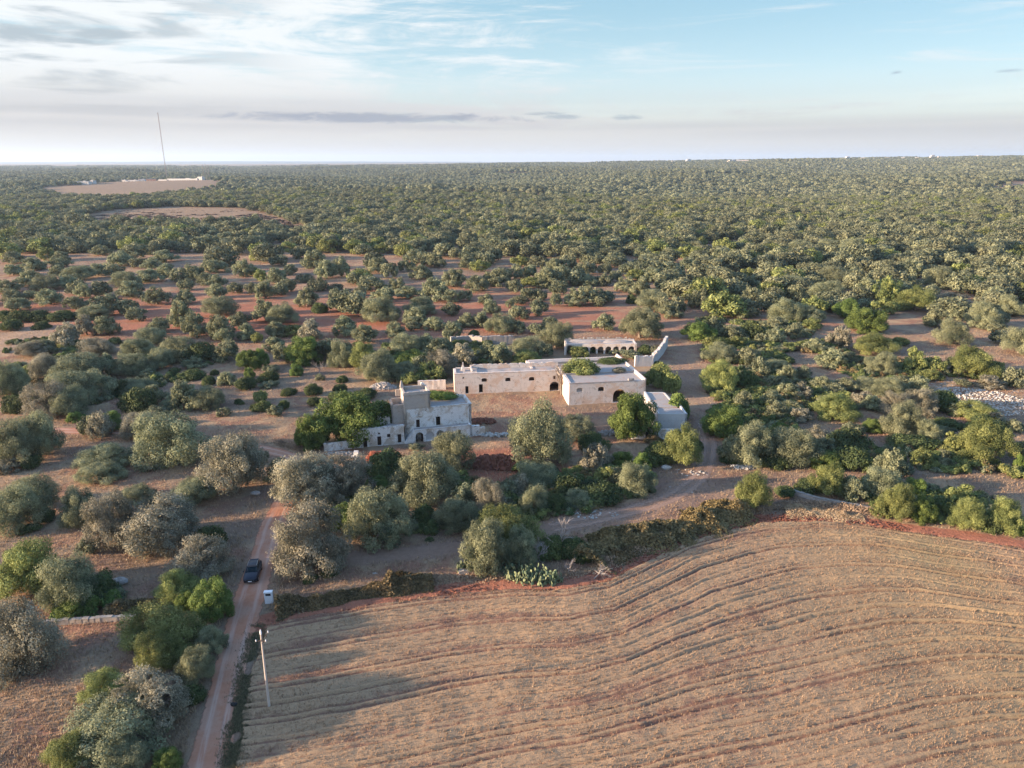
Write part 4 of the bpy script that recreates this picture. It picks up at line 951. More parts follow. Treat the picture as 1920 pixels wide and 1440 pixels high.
m_cope = plaster("lichen_coping", (0.17, 0.165, 0.155), (0.34, 0.33, 0.315), w_amt=0.2, s_amt=0.7)
m_roof, t, out = new_mat("flat_roof")
geo = t.new('ShaderNodeTexCoord'); o_ = geo.outputs['Object']
n1_ = t.noise(o_, 0.45, 6, 0.65); n2_ = t.noise(o_, 2.6, 5, 0.75)
c = t.mix(n2_, (0.20, 0.185, 0.18), (0.42, 0.39, 0.375)); c = t.mix(t.rng(n1_, 0.52, 0.66, 0, 0.7), c, (0.36, 0.23, 0.17)); c = t.mix(t.rng(n2_, 0.62, 0.72, 0, 0.7), c, (0.17, 0.14, 0.12))
finish(t, out, c, 0.95, t.bump(n2_, 0.6, 0.08), spec=0.1)
def simple(name, col, rough=0.8, metal=0.0, spec=0.3, var=0.25, sc_=3.0):
    m, t, out = new_mat(name); o = t.new('ShaderNodeTexCoord').outputs['Object']
    n = t.noise(o, sc_, 4, 0.7); c = t.mix(n, tuple(v*(1-var) for v in col), tuple(min(1, v*(1+var)) for v in col))
    finish(t, out, c, rough, None, metal, spec); return m
m_doorwood = simple("old_door_wood", (0.030, 0.018, 0.016), 0.8)
m_void = simple("dark_interior", (0.020, 0.016, 0.014), 1.0, spec=0.0)
m_iron = simple("rusty_iron", (0.10, 0.06, 0.045), 0.8)
m_earth = simple("red_earth", (0.17, 0.068, 0.045), 1.0, var=0.45, sc_=1.5)
m_concrete = simple("weathered_concrete", (0.42, 0.37, 0.33), 0.9, var=0.2)
m_plastic = simple("white_cabinet", (0.70, 0.70, 0.72), 0.6, var=0.1)

rb = random.Random(3)
def crumble(mb, u0, u1, v, z, th, rng, every=0.6, hmax=0.22):
    """loose uneven coping stones along a wall head (local u axis)"""
    u = u0
    while u < u1-0.15:
        L_ = min(rng.uniform(0.3, every), u1-u)
        if rng.random() < 0.8: mb.wobbly(u+0.02, v+0.03, z+0.004, u+L_, v+th-0.03, z+rng.uniform(0.05, hmax), rng, 0.02)
        u += L_+0.02

def door_leaf(root_part, name, u0, u1, z0, z1, v, mat=None, ajar=False):
    mb = MB(); n = max(2, int((u1-u0)/0.22)); w_ = (u1-u0)/n
    for k in range(n): mb.box(u0+k*w_+0.008, v, z0, u0+(k+1)*w_-0.008, v+0.05, z1)
    for zz in (z0+0.25*(z1-z0), z0+0.8*(z1-z0)): mb.box(u0+0.02, v-0.03, zz, u1-0.02, v-0.002, zz+0.12)
    o = mb.build(name, mat or m_doorwood, root_part)
    return o

# ================================================================ FARMHOUSE WITH TOWER  (u along the front, v back)
FA = R(16)
fh = empty("farmhouse", (-33, 137, 0.0), FA)
tag(fh, 'white two-storey farmhouse with arched ground floor terrace and square stone tower', 'farmhouse')
# low wing
mb = MB()
mb.panel((0.0, 0.0), (10.7, 0.0), -0.6, 4.0, 0.5, [(2.1, -0.1, 2.95, 2.1, 0), (5.05, 0.05, 5.85, 2.1, 0), (5.28, 2.5, 5.68, 2.92, 0), (7.1, 1.65, 7.8, 2.45, 0), (9.28, 0.2, 10.05, 2.15, 0)])
mb.panel((0, 6.4), (0, 0.502), -0.6, 3.6, 0.5); mb.panel((11.1, 6.9), (0, 6.9), -0.6, 3.6, 0.5)
crumble(mb, 0.1, 10.6, 0.0, 4.0, 0.5, rb, 0.8, 0.14)
mb.build("wing_wall", m_white, fh)
mb = MB(); mb.box(0.5, 0.5, 3.45, 11.08, 6.38, 3.62); mb.build("wing_roof", m_roof, fh)
for (a, b_, c_, d_) in ((2.1, 2.95, -0.1, 2.1), (5.05, 5.85, 0.05, 2.1), (9.28, 10.05, 0.2, 2.15)): door_leaf(fh, "door", a+0.01, b_-0.01, c_, d_-0.01, 0.30)
mb = MB(); mb.box(7.1, 0.32, 1.65, 7.8, 0.36, 2.45); mb.box(7.43, 0.27, 1.65, 7.47, 0.318, 2.45); mb.box(7.11, 0.27, 2.03, 7.42, 0.318, 2.07); mb.build("window", m_doorwood, fh)
mb = MB(); mb.box(5.29, 0.33, 2.5, 5.67, 0.37, 2.92); mb.box(5.46, 0.29, 2.5, 5.50, 0.328, 2.92); mb.build("window", m_doorwood, fh)
# little broken store room on the wing roof
mb = MB()
mb.panel((5.6, 3.0), (8.2, 3.0), 3.6, 4.9, 0.35); mb.panel((5.6, 6.3), (5.6, 3.35), 3.6, 5.5, 0.35); crumble(mb, 5.7, 8.1, 3.0, 4.9, 0.35, rb, 0.5, 0.45)
mb.build("broken_parapet", m_barn, fh)
# main block, upper storey facade at v=1.6
mb = MB()
mb.panel((11.1, 1.6), (25.6, 1.6), -0.6, 6.9, 0.55, [(2.42, 2.66, 3.20, 4.40, 0), (6.70, 2.66, 7.65, 4.66, 0)])
mb.panel((25.6, 1.6), (25.6, 8.0), -0.6, 6.88, 0.55); mb.panel((25.6, 8.0), (11.1, 8.0), -0.6, 6.9, 0.55); mb.panel((11.1, 8.0), (11.1, 1.6), -0.6, 6.88, 0.55, [(3.0, 3.9, 3.9, 5.6, 0)])
mb.build("main_wall", m_white, fh)
mb = MB(); mb.box(11.66, 2.16, 6.3, 25.04, 7.44, 6.5); mb.build("main_roof", m_roof, fh)
mb = MB(); mb.box(16.72, 1.52, 6.902, 25.68, 1.98, 7.02); mb.box(25.2, 1.98, 6.892, 25.68, 8.05, 7.0); mb.box(16.72, 7.6, 6.902, 25.19, 8.06, 7.04); crumble(mb, 17, 25, 7.6, 7.04, 0.4, rb, 0.6, 0.25)
mb.build("roof_coping", m_white, fh)
mb = MB()
mb.box(13.36, 1.50, 2.66, 13.51, 1.598, 4.55); mb.box(14.31, 1.50, 2.66, 14.46, 1.598, 4.55); mb.box(13.36, 1.50, 4.55, 14.46, 1.598, 4.85); mb.box(13.05, 1.34, 5.2, 14.77, 1.598, 5.32)
mb.build("door_surround", m_white, fh)
mb = MB(); mb.box(22.7, 1.56, 2.7, 22.82, 1.598, 4.7); mb.box(23.6, 1.56, 2.7, 23.72, 1.598, 4.7); mb.box(22.7, 1.56, 4.7, 23.72, 1.598, 4.85); mb.box(22.82, 1.585, 2.7, 23.6, 1.599, 4.7); mb.build("blind_window", m_white, fh)
d1 = door_leaf(fh, "upper_door", 13.53, 14.29, 2.66, 4.39, 1.78); d1['label'] = 'dark upper door with white surround'
door_leaf(fh, "shutter", 17.82, 18.74, 2.66, 4.65, 1.95, m_void)
# terrace with arches, front flush with the wing
mb = MB()
mb.panel((13.0, 0.0), (25.2, 0.0), -0.6, 2.62, 0.45, [(0.10, -0.2, 1.72, 2.1, 1), (2.25, 0.05, 4.0, 2.14, 1), (4.55, -0.05, 6.15, 2.1, 1), (9.3, 0.1, 9.86, 1.75, 0)])
mb.panel((25.2, 0.0), (25.2, 1.59), -0.6, 2.62, 0.4)
mb.build("terrace_wall", m_white, fh)
mb = MB(); mb.box(12.9, 0.452, 2.42, 24.79, 1.59, 2.58); mb.build("terrace_deck", m_roof, fh)
mb = MB(); mb.box(12.9, -0.10, 2.624, 25.3, 0.14, 2.74); mb.build("terrace_cornice", m_white, fh)
mb = MB(); mb.box(15.26, 0.40, 0.0, 16.99, 0.43, 2.12); mb.build("walled_up_arch", m_grey, fh)
mb = MB(); mb.box(13.11, 0.40, -0.2, 13.45, 0.46, 2.0); mb.box(14.3, 0.40, -0.2, 14.71, 0.46, 2.0); mb.box(22.31, 0.3, 0.1, 22.85, 0.35, 1.74); mb.build("door", m_doorwood, fh)
# stair up to the terrace
mb = MB(); n = 14
for k in range(n):
    u0 = 10.72+k*(2.26/n); mb.box(u0, 0.04, -0.5, u0+2.26/n-0.002, 1.58, 0.10+(k+1)*2.45/n)
# solid sloping parapet of the stair
mb.add([(10.72, -0.16, -0.5), (13.0, -0.16, -0.5), (13.0, -0.16, 2.74), (10.72, -0.16, 0.35), (10.72, 0.02, -0.5), (13.0, 0.02, -0.5), (13.0, 0.02, 2.74), (10.72, 0.02, 0.35)],
       [(0, 1, 2, 3), (7, 6, 5, 4), (3, 2, 6, 7), (0, 3, 7, 4), (1, 5, 6, 2)])
mb.build("outside_stair", m_white, fh)
# right-hand low extension wall
mb = MB(); mb.wobbly(25.24, 0.3, -0.3, 27.1, 0.8, 2.2, rb, 0.06); mb.wobbly(27.1, 0.3, -0.3, 28.3, 0.8, 1.7, rb, 0.08); mb.build("yard_wall", m_white, fh)
# tower
mb = MB()
mb.panel((11.15, 1.55), (16.7, 1.55), 6.92, 10.6, 0.4); mb.panel((16.7, 1.55), (16.7, 6.4), 6.6, 10.58, 0.4); mb.panel((16.7, 6.4), (11.15, 6.4), 6.6, 10.6, 0.4); mb.panel((11.05, 6.42), (11.05, 1.53), 5.9, 10.62, 0.42)
mb.build("tower_wall", m_tower, fh)
mb = MB(); mb.box(11.5, 1.97, 9.75, 16.28, 5.98, 9.9); mb.build("tower_roof", m_roof, fh)
mb = MB()
mb.box(10.93, 1.42, 10.10, 16.82, 1.548, 10.24); mb.box(16.702, 1.42, 10.10, 16.84, 6.45, 10.235); mb.box(10.92, 1.42, 10.105, 11.048, 6.5, 10.238)
crumble(mb, 11.4, 16.3, 1.56, 10.6, 0.38, rb, 0.9, 0.12); mb.build("tower_cornice", m_tower, fh)
mb = MB()   # tapering pinnacle on the back left corner and the small white knob opposite
mb.add([(10.95, 5.4, 10.6), (11.75, 5.4, 10.6), (11.75, 6.45, 10.6), (10.95, 6.45, 10.6), (11.15, 5.9, 12.0), (11.42, 5.9, 12.0), (11.42, 6.2, 12.0), (11.15, 6.2, 12.0)],
       [(0, 3, 2, 1), (4, 5, 6, 7), (0, 1, 5, 4), (1, 2, 6, 5), (2, 3, 7, 6), (3, 0, 4, 7)])
mb.box(10.0, 6.1, 8.6, 10.9, 6.5, 10.0)
mb.build("pinnacle", m_tower, fh)
mb = MB(); mb.ellipsoid((15.7, 6.1, 10.95), (0.3, 0.25, 0.4)); mb.ellipsoid((16.1, 6.15, 10.8), (0.25, 0.2, 0.25)); mb.build("corner_finial", m_white, fh)
# turret room left of the tower
mb = MB()
mb.panel((8.6, 2.6), (11.04, 2.6), 3.4, 7.75, 0.35, []); mb.panel((8.6, 6.6), (8.6, 2.6), 3.4, 8.1, 0.35); mb.panel((11.0, 6.6), (8.6, 6.6), 3.4, 8.1, 0.35)
mb.build("turret_wall", m_tower, fh)
mb = MB(); mb.box(8.95, 2.95, 6.7, 11.03, 6.25, 6.85); mb.build("turret_roof", m_roof, fh)
mb = MB(); mb.panel((7.0, 6.9), (7.0, 3.6), 3.4, 4.6, 0.3); mb.wobbly(7.0, 6.7, 3.6, 8.6, 7.1, 6.8, rb, 0.2); mb.wobbly(5.4, 6.9, 3.0, 7.0, 7.3, 5.0, rb, 0.25); mb.build("ruined_wall", m_tower, fh)

# low white wall left of the wing, under the fig
lw = MB(); a0 = Vector((-38.6, 135.3)); a1 = Vector((-33.2, 136.9))
lw.panel((a0.x, a0.y), (a1.x, a1.y), -0.5, 1.7, 0.45); lw.panel((-39.5, 141), (a0.x, a0.y+0.0), -0.5, 1.5, 0.4)
o = lw.build("garden_wall", m_white); tag(o, 'low whitewashed wall under the great fig tree beside the farmhouse', 'wall')

# green plant cushion on the farmhouse roof
def shrub_obj(name, loc, sx, sy, sz, label, cat='shrub', mat=None, pk='d', idx=0, group=None):
    cm = PROTO[pk][idx % len(PROTO[pk])][0]
    if mat is not None:
        key = (cm.name, mat.name)
        if key not in SH: 
            c2_ = cm.copy(); c2_.materials.clear(); c2_.materials.append(mat); SH[key] = c2_
        cm = SH[key]
    o = link_mesh(name, cm, None); o.location = loc; o.scale = (sx, sy, sz); tag(o, label, cat, group); return o
SH = {}
def fpt(u, v): return (-33+u*math.cos(FA)-v*math.sin(FA), 137+u*math.sin(FA)+v*math.cos(FA))
p = fpt(19.6, 7.6); shrub_obj("roof_plant", (p[0], p[1], 6.5), 3.4, 1.5, 1.9, 'bright green bushy plant growing over the back edge of the farmhouse roof', 'plant', m_fig, idx=1)
p = fpt(7.0, 9.5); shrub_obj("cane_thicket", (p[0], p[1], 0), 3.6, 3.0, 6.4, 'tall yellowish cane thicket behind the left wing of the farmhouse', 'cane thicket', m_oliveY, idx=2)

# ================================================================ LONG BARN
BA = R(7)
bn = empty("long_barn", (-14.7, 173.2, 0.0), BA)
tag(bn, 'long low pale stone barn with small square windows and an arched doorway', 'barn')
mb = MB()
mb.panel((0, 0), (27.8, 0), -0.6, 5.35, 0.6, [(2.77, 0.0, 3.58, 2.0, 0), (2.08, 4.05, 2.52, 4.5, 0), (6.97, 3.0, 8.33, 3.98, 2), (6.27, 0.15, 7.28, 2.38, 0), (13.08, 2.9, 14.46, 3.9, 2), (19.21, 2.85, 20.65, 3.85, 2), (25.6, 3.0, 26.24, 3.92, 0), (24.68, -0.1, 27.15, 2.35, 1)])
mb.panel((0, 6), (0, 0.6), -0.6, 5.35, 0.6); mb.panel((27.8, 6), (0, 6), -0.6, 5.35, 0.6)
mb.build("barn_wall", m_barn, bn)
mb = MB(); mb.box(0.6, 0.6, 4.8, 27.8, 5.4, 5.0)
for k in range(5): mb.ellipsoid((7.2+k*4.2, 3.0, 4.92), (2.0, 2.2, 0.16), 10, 6)
mb.build("barn_roof", m_roof, bn)
mb = MB(); mb.box(-0.06, -0.06, 5.352, 27.8, 0.45, 5.48); mb.box(4.4, 5.5, 5.352, 27.8, 6.05, 5.95); mb.box(4.4, 0.46, 5.352, 4.8, 5.49, 5.8)
crumble(mb, 5, 27, 5.5, 5.95, 0.5, rb, 0.8, 0.2); mb.build("barn_parapet", m_barn, bn)
mb = MB()
mb.add([(1.9, 3.4, 5.0), (3.0, 3.4, 5.0), (3.0, 4.4, 5.0), (1.9, 4.4, 5.0), (2.3, 3.8, 6.6), (2.6, 3.8, 6.6), (2.6, 4.05, 6.6), (2.3, 4.05, 6.6)], [(0, 3, 2, 1), (4, 5, 6, 7), (0, 1, 5, 4), (1, 2, 6, 5), (2, 3, 7, 6), (3, 0, 4, 7)])
mb.box(2.32, 3.82, 6.6, 2.58, 4.03, 7.3); mb.build("chimney", m_barn, bn)
for (a, c_) in ((6.97, 8.33), (13.08, 14.46), (19.21, 20.65)):
    mb = MB(); mb.box(a, 0.35, 2.9, c_, 0.38, 3.95)
    fr_ = mb.build("window", m_void, bn); mb = MB()
    for k in range(1, 4): x_ = a+(c_-a)*k/4; mb.box(x_-0.03, 0.28, 2.9, x_+0.03, 0.33, 3.85)
    mb.box(a+0.02, 0.24, 3.35, c_-0.02, 0.275, 3.41); mb.build("window_bars", m_iron, fr_)
mb = MB(); mb.box(25.6, 0.25, 3.0, 26.24, 0.3, 3.92); mb.build("shutter", m_iron, bn)
mb = MB(); mb.box(2.78, 0.5, 0.0, 3.57, 0.55, 1.99); mb.build("door", m_void, bn)
mb = MB(); mb.box(6.28, 0.5, 0.15, 7.27, 0.55, 2.37); mb.build("door", m_void, bn)

# ================================================================ SQUARE STABLE BLOCK (projects towards the camera) with its flat roofs
CA = R(9)
sb = empty("stable_block", (13.9, 164.5, 0.0), CA)
tag(sb, 'square stone stable block with broad flat roofs and a broken arched gateway', 'stable block')
mb = MB()
mb.panel((0, 0), (19.4, 0), -0.6, 5.5, 0.6, [(1.86, 3.3, 3.39, 4.33, 2), (7.28, 3.2, 8.77, 4.3, 2), (11.13, 0.1, 14.35, 3.5, 1)])
mb.panel((0.4, 9.1), (0, 0.602), -0.6, 5.5, 0.6)
mb.panel((19.4, 0.0), (19.4, 24.0), -0.6, 5.48, 0.6); mb.panel((19.4, 24.0), (-6.5, 24.0), -0.6, 5.2, 0.6); mb.panel((-6.5, 24), (-6.5, 15.8), -0.6, 5.2, 0.6)
mb.panel((19.4, 0.0), (19.402, 24.0), 5.5, 5.9, 0.4)
mb.build("stable_wall", m_barn, sb)
mb = MB()
mb.box(0.6, 0.62, 4.9, 18.78, 8.0, 5.25); mb.box(0.6, 8.02, 4.9, 18.78, 15.6, 5.42); mb.box(-5.9, 15.65, 4.6, 18.78, 19.5, 5.05); mb.box(-5.9, 19.55, 4.6, 18.78, 23.3, 5.25); mb.box(-0.2, 9.3, 4.6, 0.56, 15.6, 5.1)
mb.build("stable_roof", m_roof, sb)
mb = MB()
for vv in (8.0, 15.6, 19.45): mb.box(0.2, vv, 5.3, 18.7, vv+0.28, 5.62)
mb.box(-0.06, -0.07, 5.502, 14.9, 0.40, 5.62); mb.wobbly(14.9, -0.05, 5.502, 16.3, 0.5, 6.1, rb, 0.1)
mb.build("roof_ridge", m_roof, sb)
mb = MB(); mb.box(1.86, 0.30, 3.3, 3.39, 0.36, 4.33); mb.build("bricked_up_window", m_rub, sb)
mb = MB(); mb.box(7.28, 0.42, 3.2, 8.77, 0.45, 4.3); fr_ = mb.build("window", m_void, sb); mb = MB()
for k in range(1, 4): mb.box(7.28+k*0.37-0.02, 0.3, 3.2, 7.28+k*0.37+0.03, 0.34, 4.2)
mb.build("window_bars", m_iron, fr_)
# roof plants
def cpt(u, v): return (13.9+u*math.cos(CA)-v*math.sin(CA), 164.5+u*math.sin(CA)+v*math.cos(CA))
p = cpt(5.3, 9.6); shrub_obj("roof_bush", (p[0], p[1], 5.2), 3.9, 2.6, 3.6, 'large dark green bush growing in the middle of the stable roof', 'shrub', m_oliveY, idx=3)
p = cpt(15.6, 17.2); shrub_obj("roof_bush", (p[0], p[1], 5.0), 3.6, 2.0, 1.9, 'flat dark green bush spreading over the far right corner of the stable roof', 'shrub', idx=4)
p = cpt(15.2, 8.4); shrub_obj("roof_bush", (p[0], p[1], 5.3), 1.6, 1.2, 1.3, 'small dry pale bush on the right half of the stable roof', 'shrub', m_oliveP, idx=2)
p = at(1228, 728, 0); shrub_obj("fig_bush", (p[0]+1.2, p[1]+2.0, 0), 3.3, 2.6, 6.2, 'bright green bush against the right corner of the stable block', 'shrub', m_oliveY, idx=0)
shrub_obj("fig_bush", (p[0]+3.5, p[1]-3.5, 0), 1.9, 1.8, 5.0, 'pale yellow-green bush between stable block and square outbuilding', 'shrub', m_oliveY, idx=1)
# thin dead-topped tree / dry agave stalk by the inner corner
def dead_tree(name, loc, h, seed, label, spread=0.5, mat=None, n0=6, cat='dead tree', lean=(0, 0)):
    rng = random.Random(seed); mb = MB(); mb2 = MB()
    def grow(p, d, L_, r_, lev, m_):
        q = p+d*L_; m_.tube([p, p.lerp(q, 0.5)+Vector((rng.uniform(-.06, .06), rng.uniform(-.06, .06), 0))*L_, q], [r_, r_*0.8, r_*0.6], 5 if lev < 2 else 3, False)
        if lev < 4:
            for _ in range(n0 if lev == 0 else rng.choice((2, 3, 3))):
                nd = (d+Vector((rng.gauss(0, spread), rng.gauss(0, spread), rng.gauss(0.05, spread*0.6)))).normalized()
                grow(p.lerp(q, rng.uniform(0.55, 1.0)), nd, L_*rng.uniform(0.55, 0.8), r_*0.55, lev+1, mb2 if lev >= 0 else m_)
    grow(Vector((0, 0, -0.1)), Vector((lean[0], lean[1], 1)).normalized(), h*0.34, h*0.022, 0, mb)
    e = empty(name, loc); tag(e, label, cat)
    mb.build("trunk", mat or m_deadwood, e); mb2.build("branches", mat or m_deadwood, e)
    return e
p = at(1052, 738)
dead_tree("dry_stalk_tree", (p[0], p[1]-0.6, 0), 11.5, 3, 'tall thin dry tree with bare brush crown at the inner corner of barn and stable', 0.35, m_bark, 5)

# ================================================================ ARCADE RUIN behind the stable
DA = R(2)
ar = empty("arched_ruin", (16.6, 212.3, 0.0), DA)
tag(ar, 'low ruined stone shelter with a row of dark round arches facing the camera', 'arcade')
mb = MB(); ops = [(0.35+2.38*k, 0.0, 2.25+2.38*k, 2.45+(0.5 if k == 0 else 0), 1) for k in range(9)]
mb.panel((0, 0), (22.0, 0), -0.5, 3.25, 0.6, ops); mb.panel((0, 5), (0, 0.6), -0.5, 3.3, 0.5); mb.panel((22, 0.0), (22, 5), -0.5, 3.2, 0.5); mb.panel((22, 5), (0, 5), -0.5, 3.6, 0.6)
mb.box(-0.5, -0.9, -0.4, 0.0, 0.0, 4.4)
mb.build("arcade_wall", m_barn, ar)
mb = MB(); mb.box(0.5, 0.6, 2.9, 21.5, 4.4, 3.1); mb.ellipsoid((7.5, 3.6, 3.0), (6.5, 1.6, 0.8), 14, 6); mb.ellipsoid((16, 3.2, 3.0), (5, 1.5, 0.7), 14, 6); mb.build("arcade_roof", m_roof, ar)
mb = MB(); crumble(mb, 0.2, 21.8, 4.45, 3.6, 0.5, rb, 0.8, 0.7); crumble(mb, 7, 21.8, 5.1, 2.0, 0.8, rb, 0.9, 0.9); mb.build("rubble_coping", m_rub, ar)

# tall boundary wall right of the arcade
def stone_wall(name, line, h0, h1, th, mat, label, cope=True, seed=1, cap_mat=None, top=None):
    rng = random.Random(seed); e = empty(name, (0, 0, 0)); tag(e, label, 'wall'); mb = MB(); cp = MB()
    for i in range(len(line)-1):
        a = Vector(line[i]); b = Vector(line[i+1]); d = b-a; n = max(1, int(d.length/0.7)); nn = Vector((-d.y, d.x)).normalized()*th/2
        for k in range(n):
            p = a+d*(k/n); q = a+d*((k+1)/n); f_ = (i+k/n)/(len(line)-1); h = h0*(1-f_)+h1*f_+rng.uniform(-.10, .10)*(h0 if cope else 0.3)
            j = lambda: rng.uniform(-.03, .03)
            vs = [(p.x-nn.x, p.y-nn.y, -0.6), (q.x-nn.x, q.y-nn.y, -0.6), (q.x+nn.x, q.y+nn.y, -0.6), (p.x+nn.x, p.y+nn.y, -0.6)]
            vs += [(x_+j(), y_+j(), h+j()) for x_, y_, _ in vs]
            mb.add(vs, [(0, 3, 2, 1), (4, 5, 6, 7), (0, 1, 5, 4), (1, 2, 6, 5), (2, 3, 7, 6), (3, 0, 4, 7)])
            if cope:
                c_ = [(x_*1.0, y_, z_+0.03) for x_, y_, z_ in vs[4:]]; t_ = [(x_, y_, z_+rng.uniform(.08, .16)) for x_, y_, z_ in c_]
                cp.add(c_+t_, [(0, 3, 2, 1), (4, 5, 6, 7), (0, 1, 5, 4), (1, 2, 6, 5), (2, 3, 7, 6), (3, 0, 4, 7)])
    mb.build("wall_body", mat, e)
    if cope: cp.build("coping", cap_mat or mat, e)
    return e
stone_wall("boundary_wall", [(49.8, 222.5), (46.5, 213), (43.2, 205.0), (41.0, 200.5)], 3.3, 2.9, 0.8, m_grey, 'tall grey boundary wall running from the arched ruin towards the stable block', True, 4)
stone_wall("boundary_wall", [(41.0, 199.6), (35.6, 198.8)], 2.9, 3.2, 0.7, m_grey, 'short grey wall joining the boundary wall to the stable roof', True, 5)
stone_wall("ruined_wall", [at(845, 646), at(880, 643), at(905, 646), at(962, 644)], 2.3, 2.6, 1.0, m_rub, 'pale ruined dry-stone wall among the olives behind the long barn', True, 6)
stone_wall("ruined_wall", [at(784, 731), at(836, 730)], 2.5, 2.6, 0.6, m_barn, 'low pink-grey ruined wall between tower and long barn', False, 7)
stone_wall("dry_stone_wall", [at(84, 1172), at(120, 1170), at(180, 1167), at(256, 1164)], 0.6, 0.7, 0.55, m_rub, 'low dry-stone wall with pale coping in the olive grove left of the road', True, 8, m_cope)
stone_wall("dry_stone_wall", [at(1478, 921), at(1530, 938), at(1600, 951), at(1660, 962)], 0.5, 0.5, 0.6, m_rub, 'low dry-stone wall along the upper edge of the field at the right', True, 9, m_cope)
stone_wall("dry_stone_wall", [at(860, 1078), at(900, 1074)], 0.6, 0.5, 0.7, m_rub, 'short piece of broken pale wall left of the prickly pears', True, 10, m_cope)

# ================================================================ SQUARE OUTBUILDING (right) with long roof behind
EA = R(1)
ob = empty("outbuilding", (31.8, 145.6, 0.0), EA)
tag(ob, 'grey rendered square outbuilding with a stepped flat roof running back', 'outbuilding')
mb = MB()
mb.panel((0, 0), (6.4, 0), -0.6, 4.6, 0.4); mb.panel((0.0, 16), (0, 0.4), -0.6, 4.5, 0.4); mb.panel((6.4, 0.0), (6.4, 8), -0.6, 4.5, 0.4); mb.panel((5.4, 8.0), (5.0, 16), -0.6, 4.3, 0.4); mb.panel((5.0, 16), (0, 16), -0.6, 4.3, 0.4)
mb.build("outbuilding_wall", m_grey, ob)
mb = MB(); mb.box(0.4, 0.4, 4.0, 6.0, 5.0, 4.15); mb.box(0.4, 5.02, 4.0, 5.4, 10, 4.35); mb.box(0.4, 10.02, 4.0, 4.8, 15.6, 4.2); mb.build("outbuilding_roof", m_roof, ob)
mb = MB()
mb.panel((-6.2, -3.2), (-3.2, -3.2), -0.5, 2.1, 0.4); mb.panel((-2.3, -3.2), (3.2, -3.2), -0.5, 2.2, 0.4); mb.build("yard_wall", m_white, ob)
mb = MB(); mb.box(-3.19, -3.0, -0.3, -2.31, -2.93, 2.0); mb.build("gate", m_void, ob)
p = (31.8+5.9, 145.6+9.0); shrub_obj("fig_bush", (p[0]+0.6, p[1], 0), 2.5, 4.0, 6.0, 'glossy green bush leaning over the roof of the grey outbuilding', 'shrub', m_fig, idx=2)
p = at(1225, 830); shrub_obj("dry_bush", (p[0], p[1], 0), 1.7, 1.2, 1.6, 'low dry bush in front of the outbuilding gate', 'shrub', m_bramble, idx=3)

# ================================================================ LOOSE STONES, BANKS, DEBRIS
def rubble_heap(name, c, rx, ry, h, n, size, label, mat, seed, kind=None, cat='rubble heap'):
    rng = random.Random(seed); mb = MB()
    for _ in range(n):
        a = rng.uniform(0, 6.28); q = math.sqrt(rng.random()); x_ = c[0]+math.cos(a)*q*rx; y_ = c[1]+math.sin(a)*q*ry
        s_ = size*rng.uniform(0.5, 1.3); zz = h*(1-q*q)*rng.uniform(0.5, 1)
        rot = Matrix.Rotation(rng.uniform(0, 6.28), 3, Vector((rng.gauss(0, 1), rng.gauss(0, 1), rng.gauss(0, 1))).normalized())
        vs = [rot @ Vector((sx_*s_*rng.uniform(.6, 1), sy_*s_*rng.uniform(.6, 1), sz_*s_*rng.uniform(.35, .7))) for sx_, sy_, sz_ in ((-1, -1, -1), (1, -1, -1), (1, 1, -1), (-1, 1, -1), (-1, -1, 1), (1, -1, 1), (1, 1, 1), (-1, 1, 1))]
        mb.add([(v.x+x_, v.y+y_, v.z+zz) for v in vs], [(0, 3, 2, 1), (4, 5, 6, 7), (0, 1, 5, 4), (1, 2, 6, 5), (2, 3, 7, 6), (3, 0, 4, 7)])
    o = mb.build(name, mat); tag(o, label, cat, kind=kind); return o
m_chalk = simple("pale_limestone", (0.36, 0.35, 0.33), 0.9, var=0.35)
rubble_heap("rubble_heap", at(718, 727), 3.4, 2.0, 1.4, 420, 0.30, 'heap of grey stones behind the farmhouse at the edge of the trees', m_rub, 11)
rubble_heap("scattered_stones", at(1835, 752), 12, 11, 0.2, 900, 0.24, 'white limestone rubble scattered over open ground at the right', m_chalk, 12, 'stuff', 'stones')
rubble_heap("scattered_stones", at(1395, 876), 2.6, 1.2, 0.35, 90, 0.24, 'small spill of pale stones under the bushes right of the track', m_chalk, 13, 'stuff', 'stones')
rubble_heap("scattered_stones", at(1290, 888), 4.0, 1.8, 0.05, 45, 0.22, 'pale broken stones lying beside the farm track', m_chalk, 14, 'stuff', 'stones')
rubble_heap("scattered_stones", at(1105, 962), 5.0, 2.2, 0.05, 60, 0.20, 'white stone chips on the verge above the curved track', m_chalk, 15, 'stuff', 'stones')
rubble_heap("scattered_stones", at(640, 852), 3.6, 0.9, 0.3, 80, 0.30, 'broken slabs along the foot of the white farmhouse wall', m_rub, 16, 'stuff', 'stones')
rubble_heap("scattered_stones", at(925, 815), 4.0, 1.0, 0.12, 70, 0.30, 'pale fallen stones right of the farmhouse terrace', m_chalk, 17, 'stuff', 'stones')
rubble_heap("scattered_stones", at(1150, 812), 3.4, 1.2, 0.5, 130, 0.28, 'pinkish rubble at the near edge of the courtyard', m_rub, 18, 'stuff', 'stones')
rubble_heap("earth_bank", at(930, 872), 6.2, 2.3, 1.9, 620, 0.50, 'long bank of red earth clods in front of the farm courtyard', m_earth, 19, None, 'earth bank')
rubble_heap("earth_bank", at(905, 790), 3.0, 2.0, 0.5, 160, 0.30, 'low patch of red earth beside the right end of the farmhouse', m_earth, 20, None, 'earth bank')
ft = np.array(FIELD_TOP[:17]); sg_ = np.hypot(*np.diff(ft, axis=0).T); cm_ = np.concatenate([[0], np.cumsum(sg_)]); rc = random.Random(44); mbc = MB()
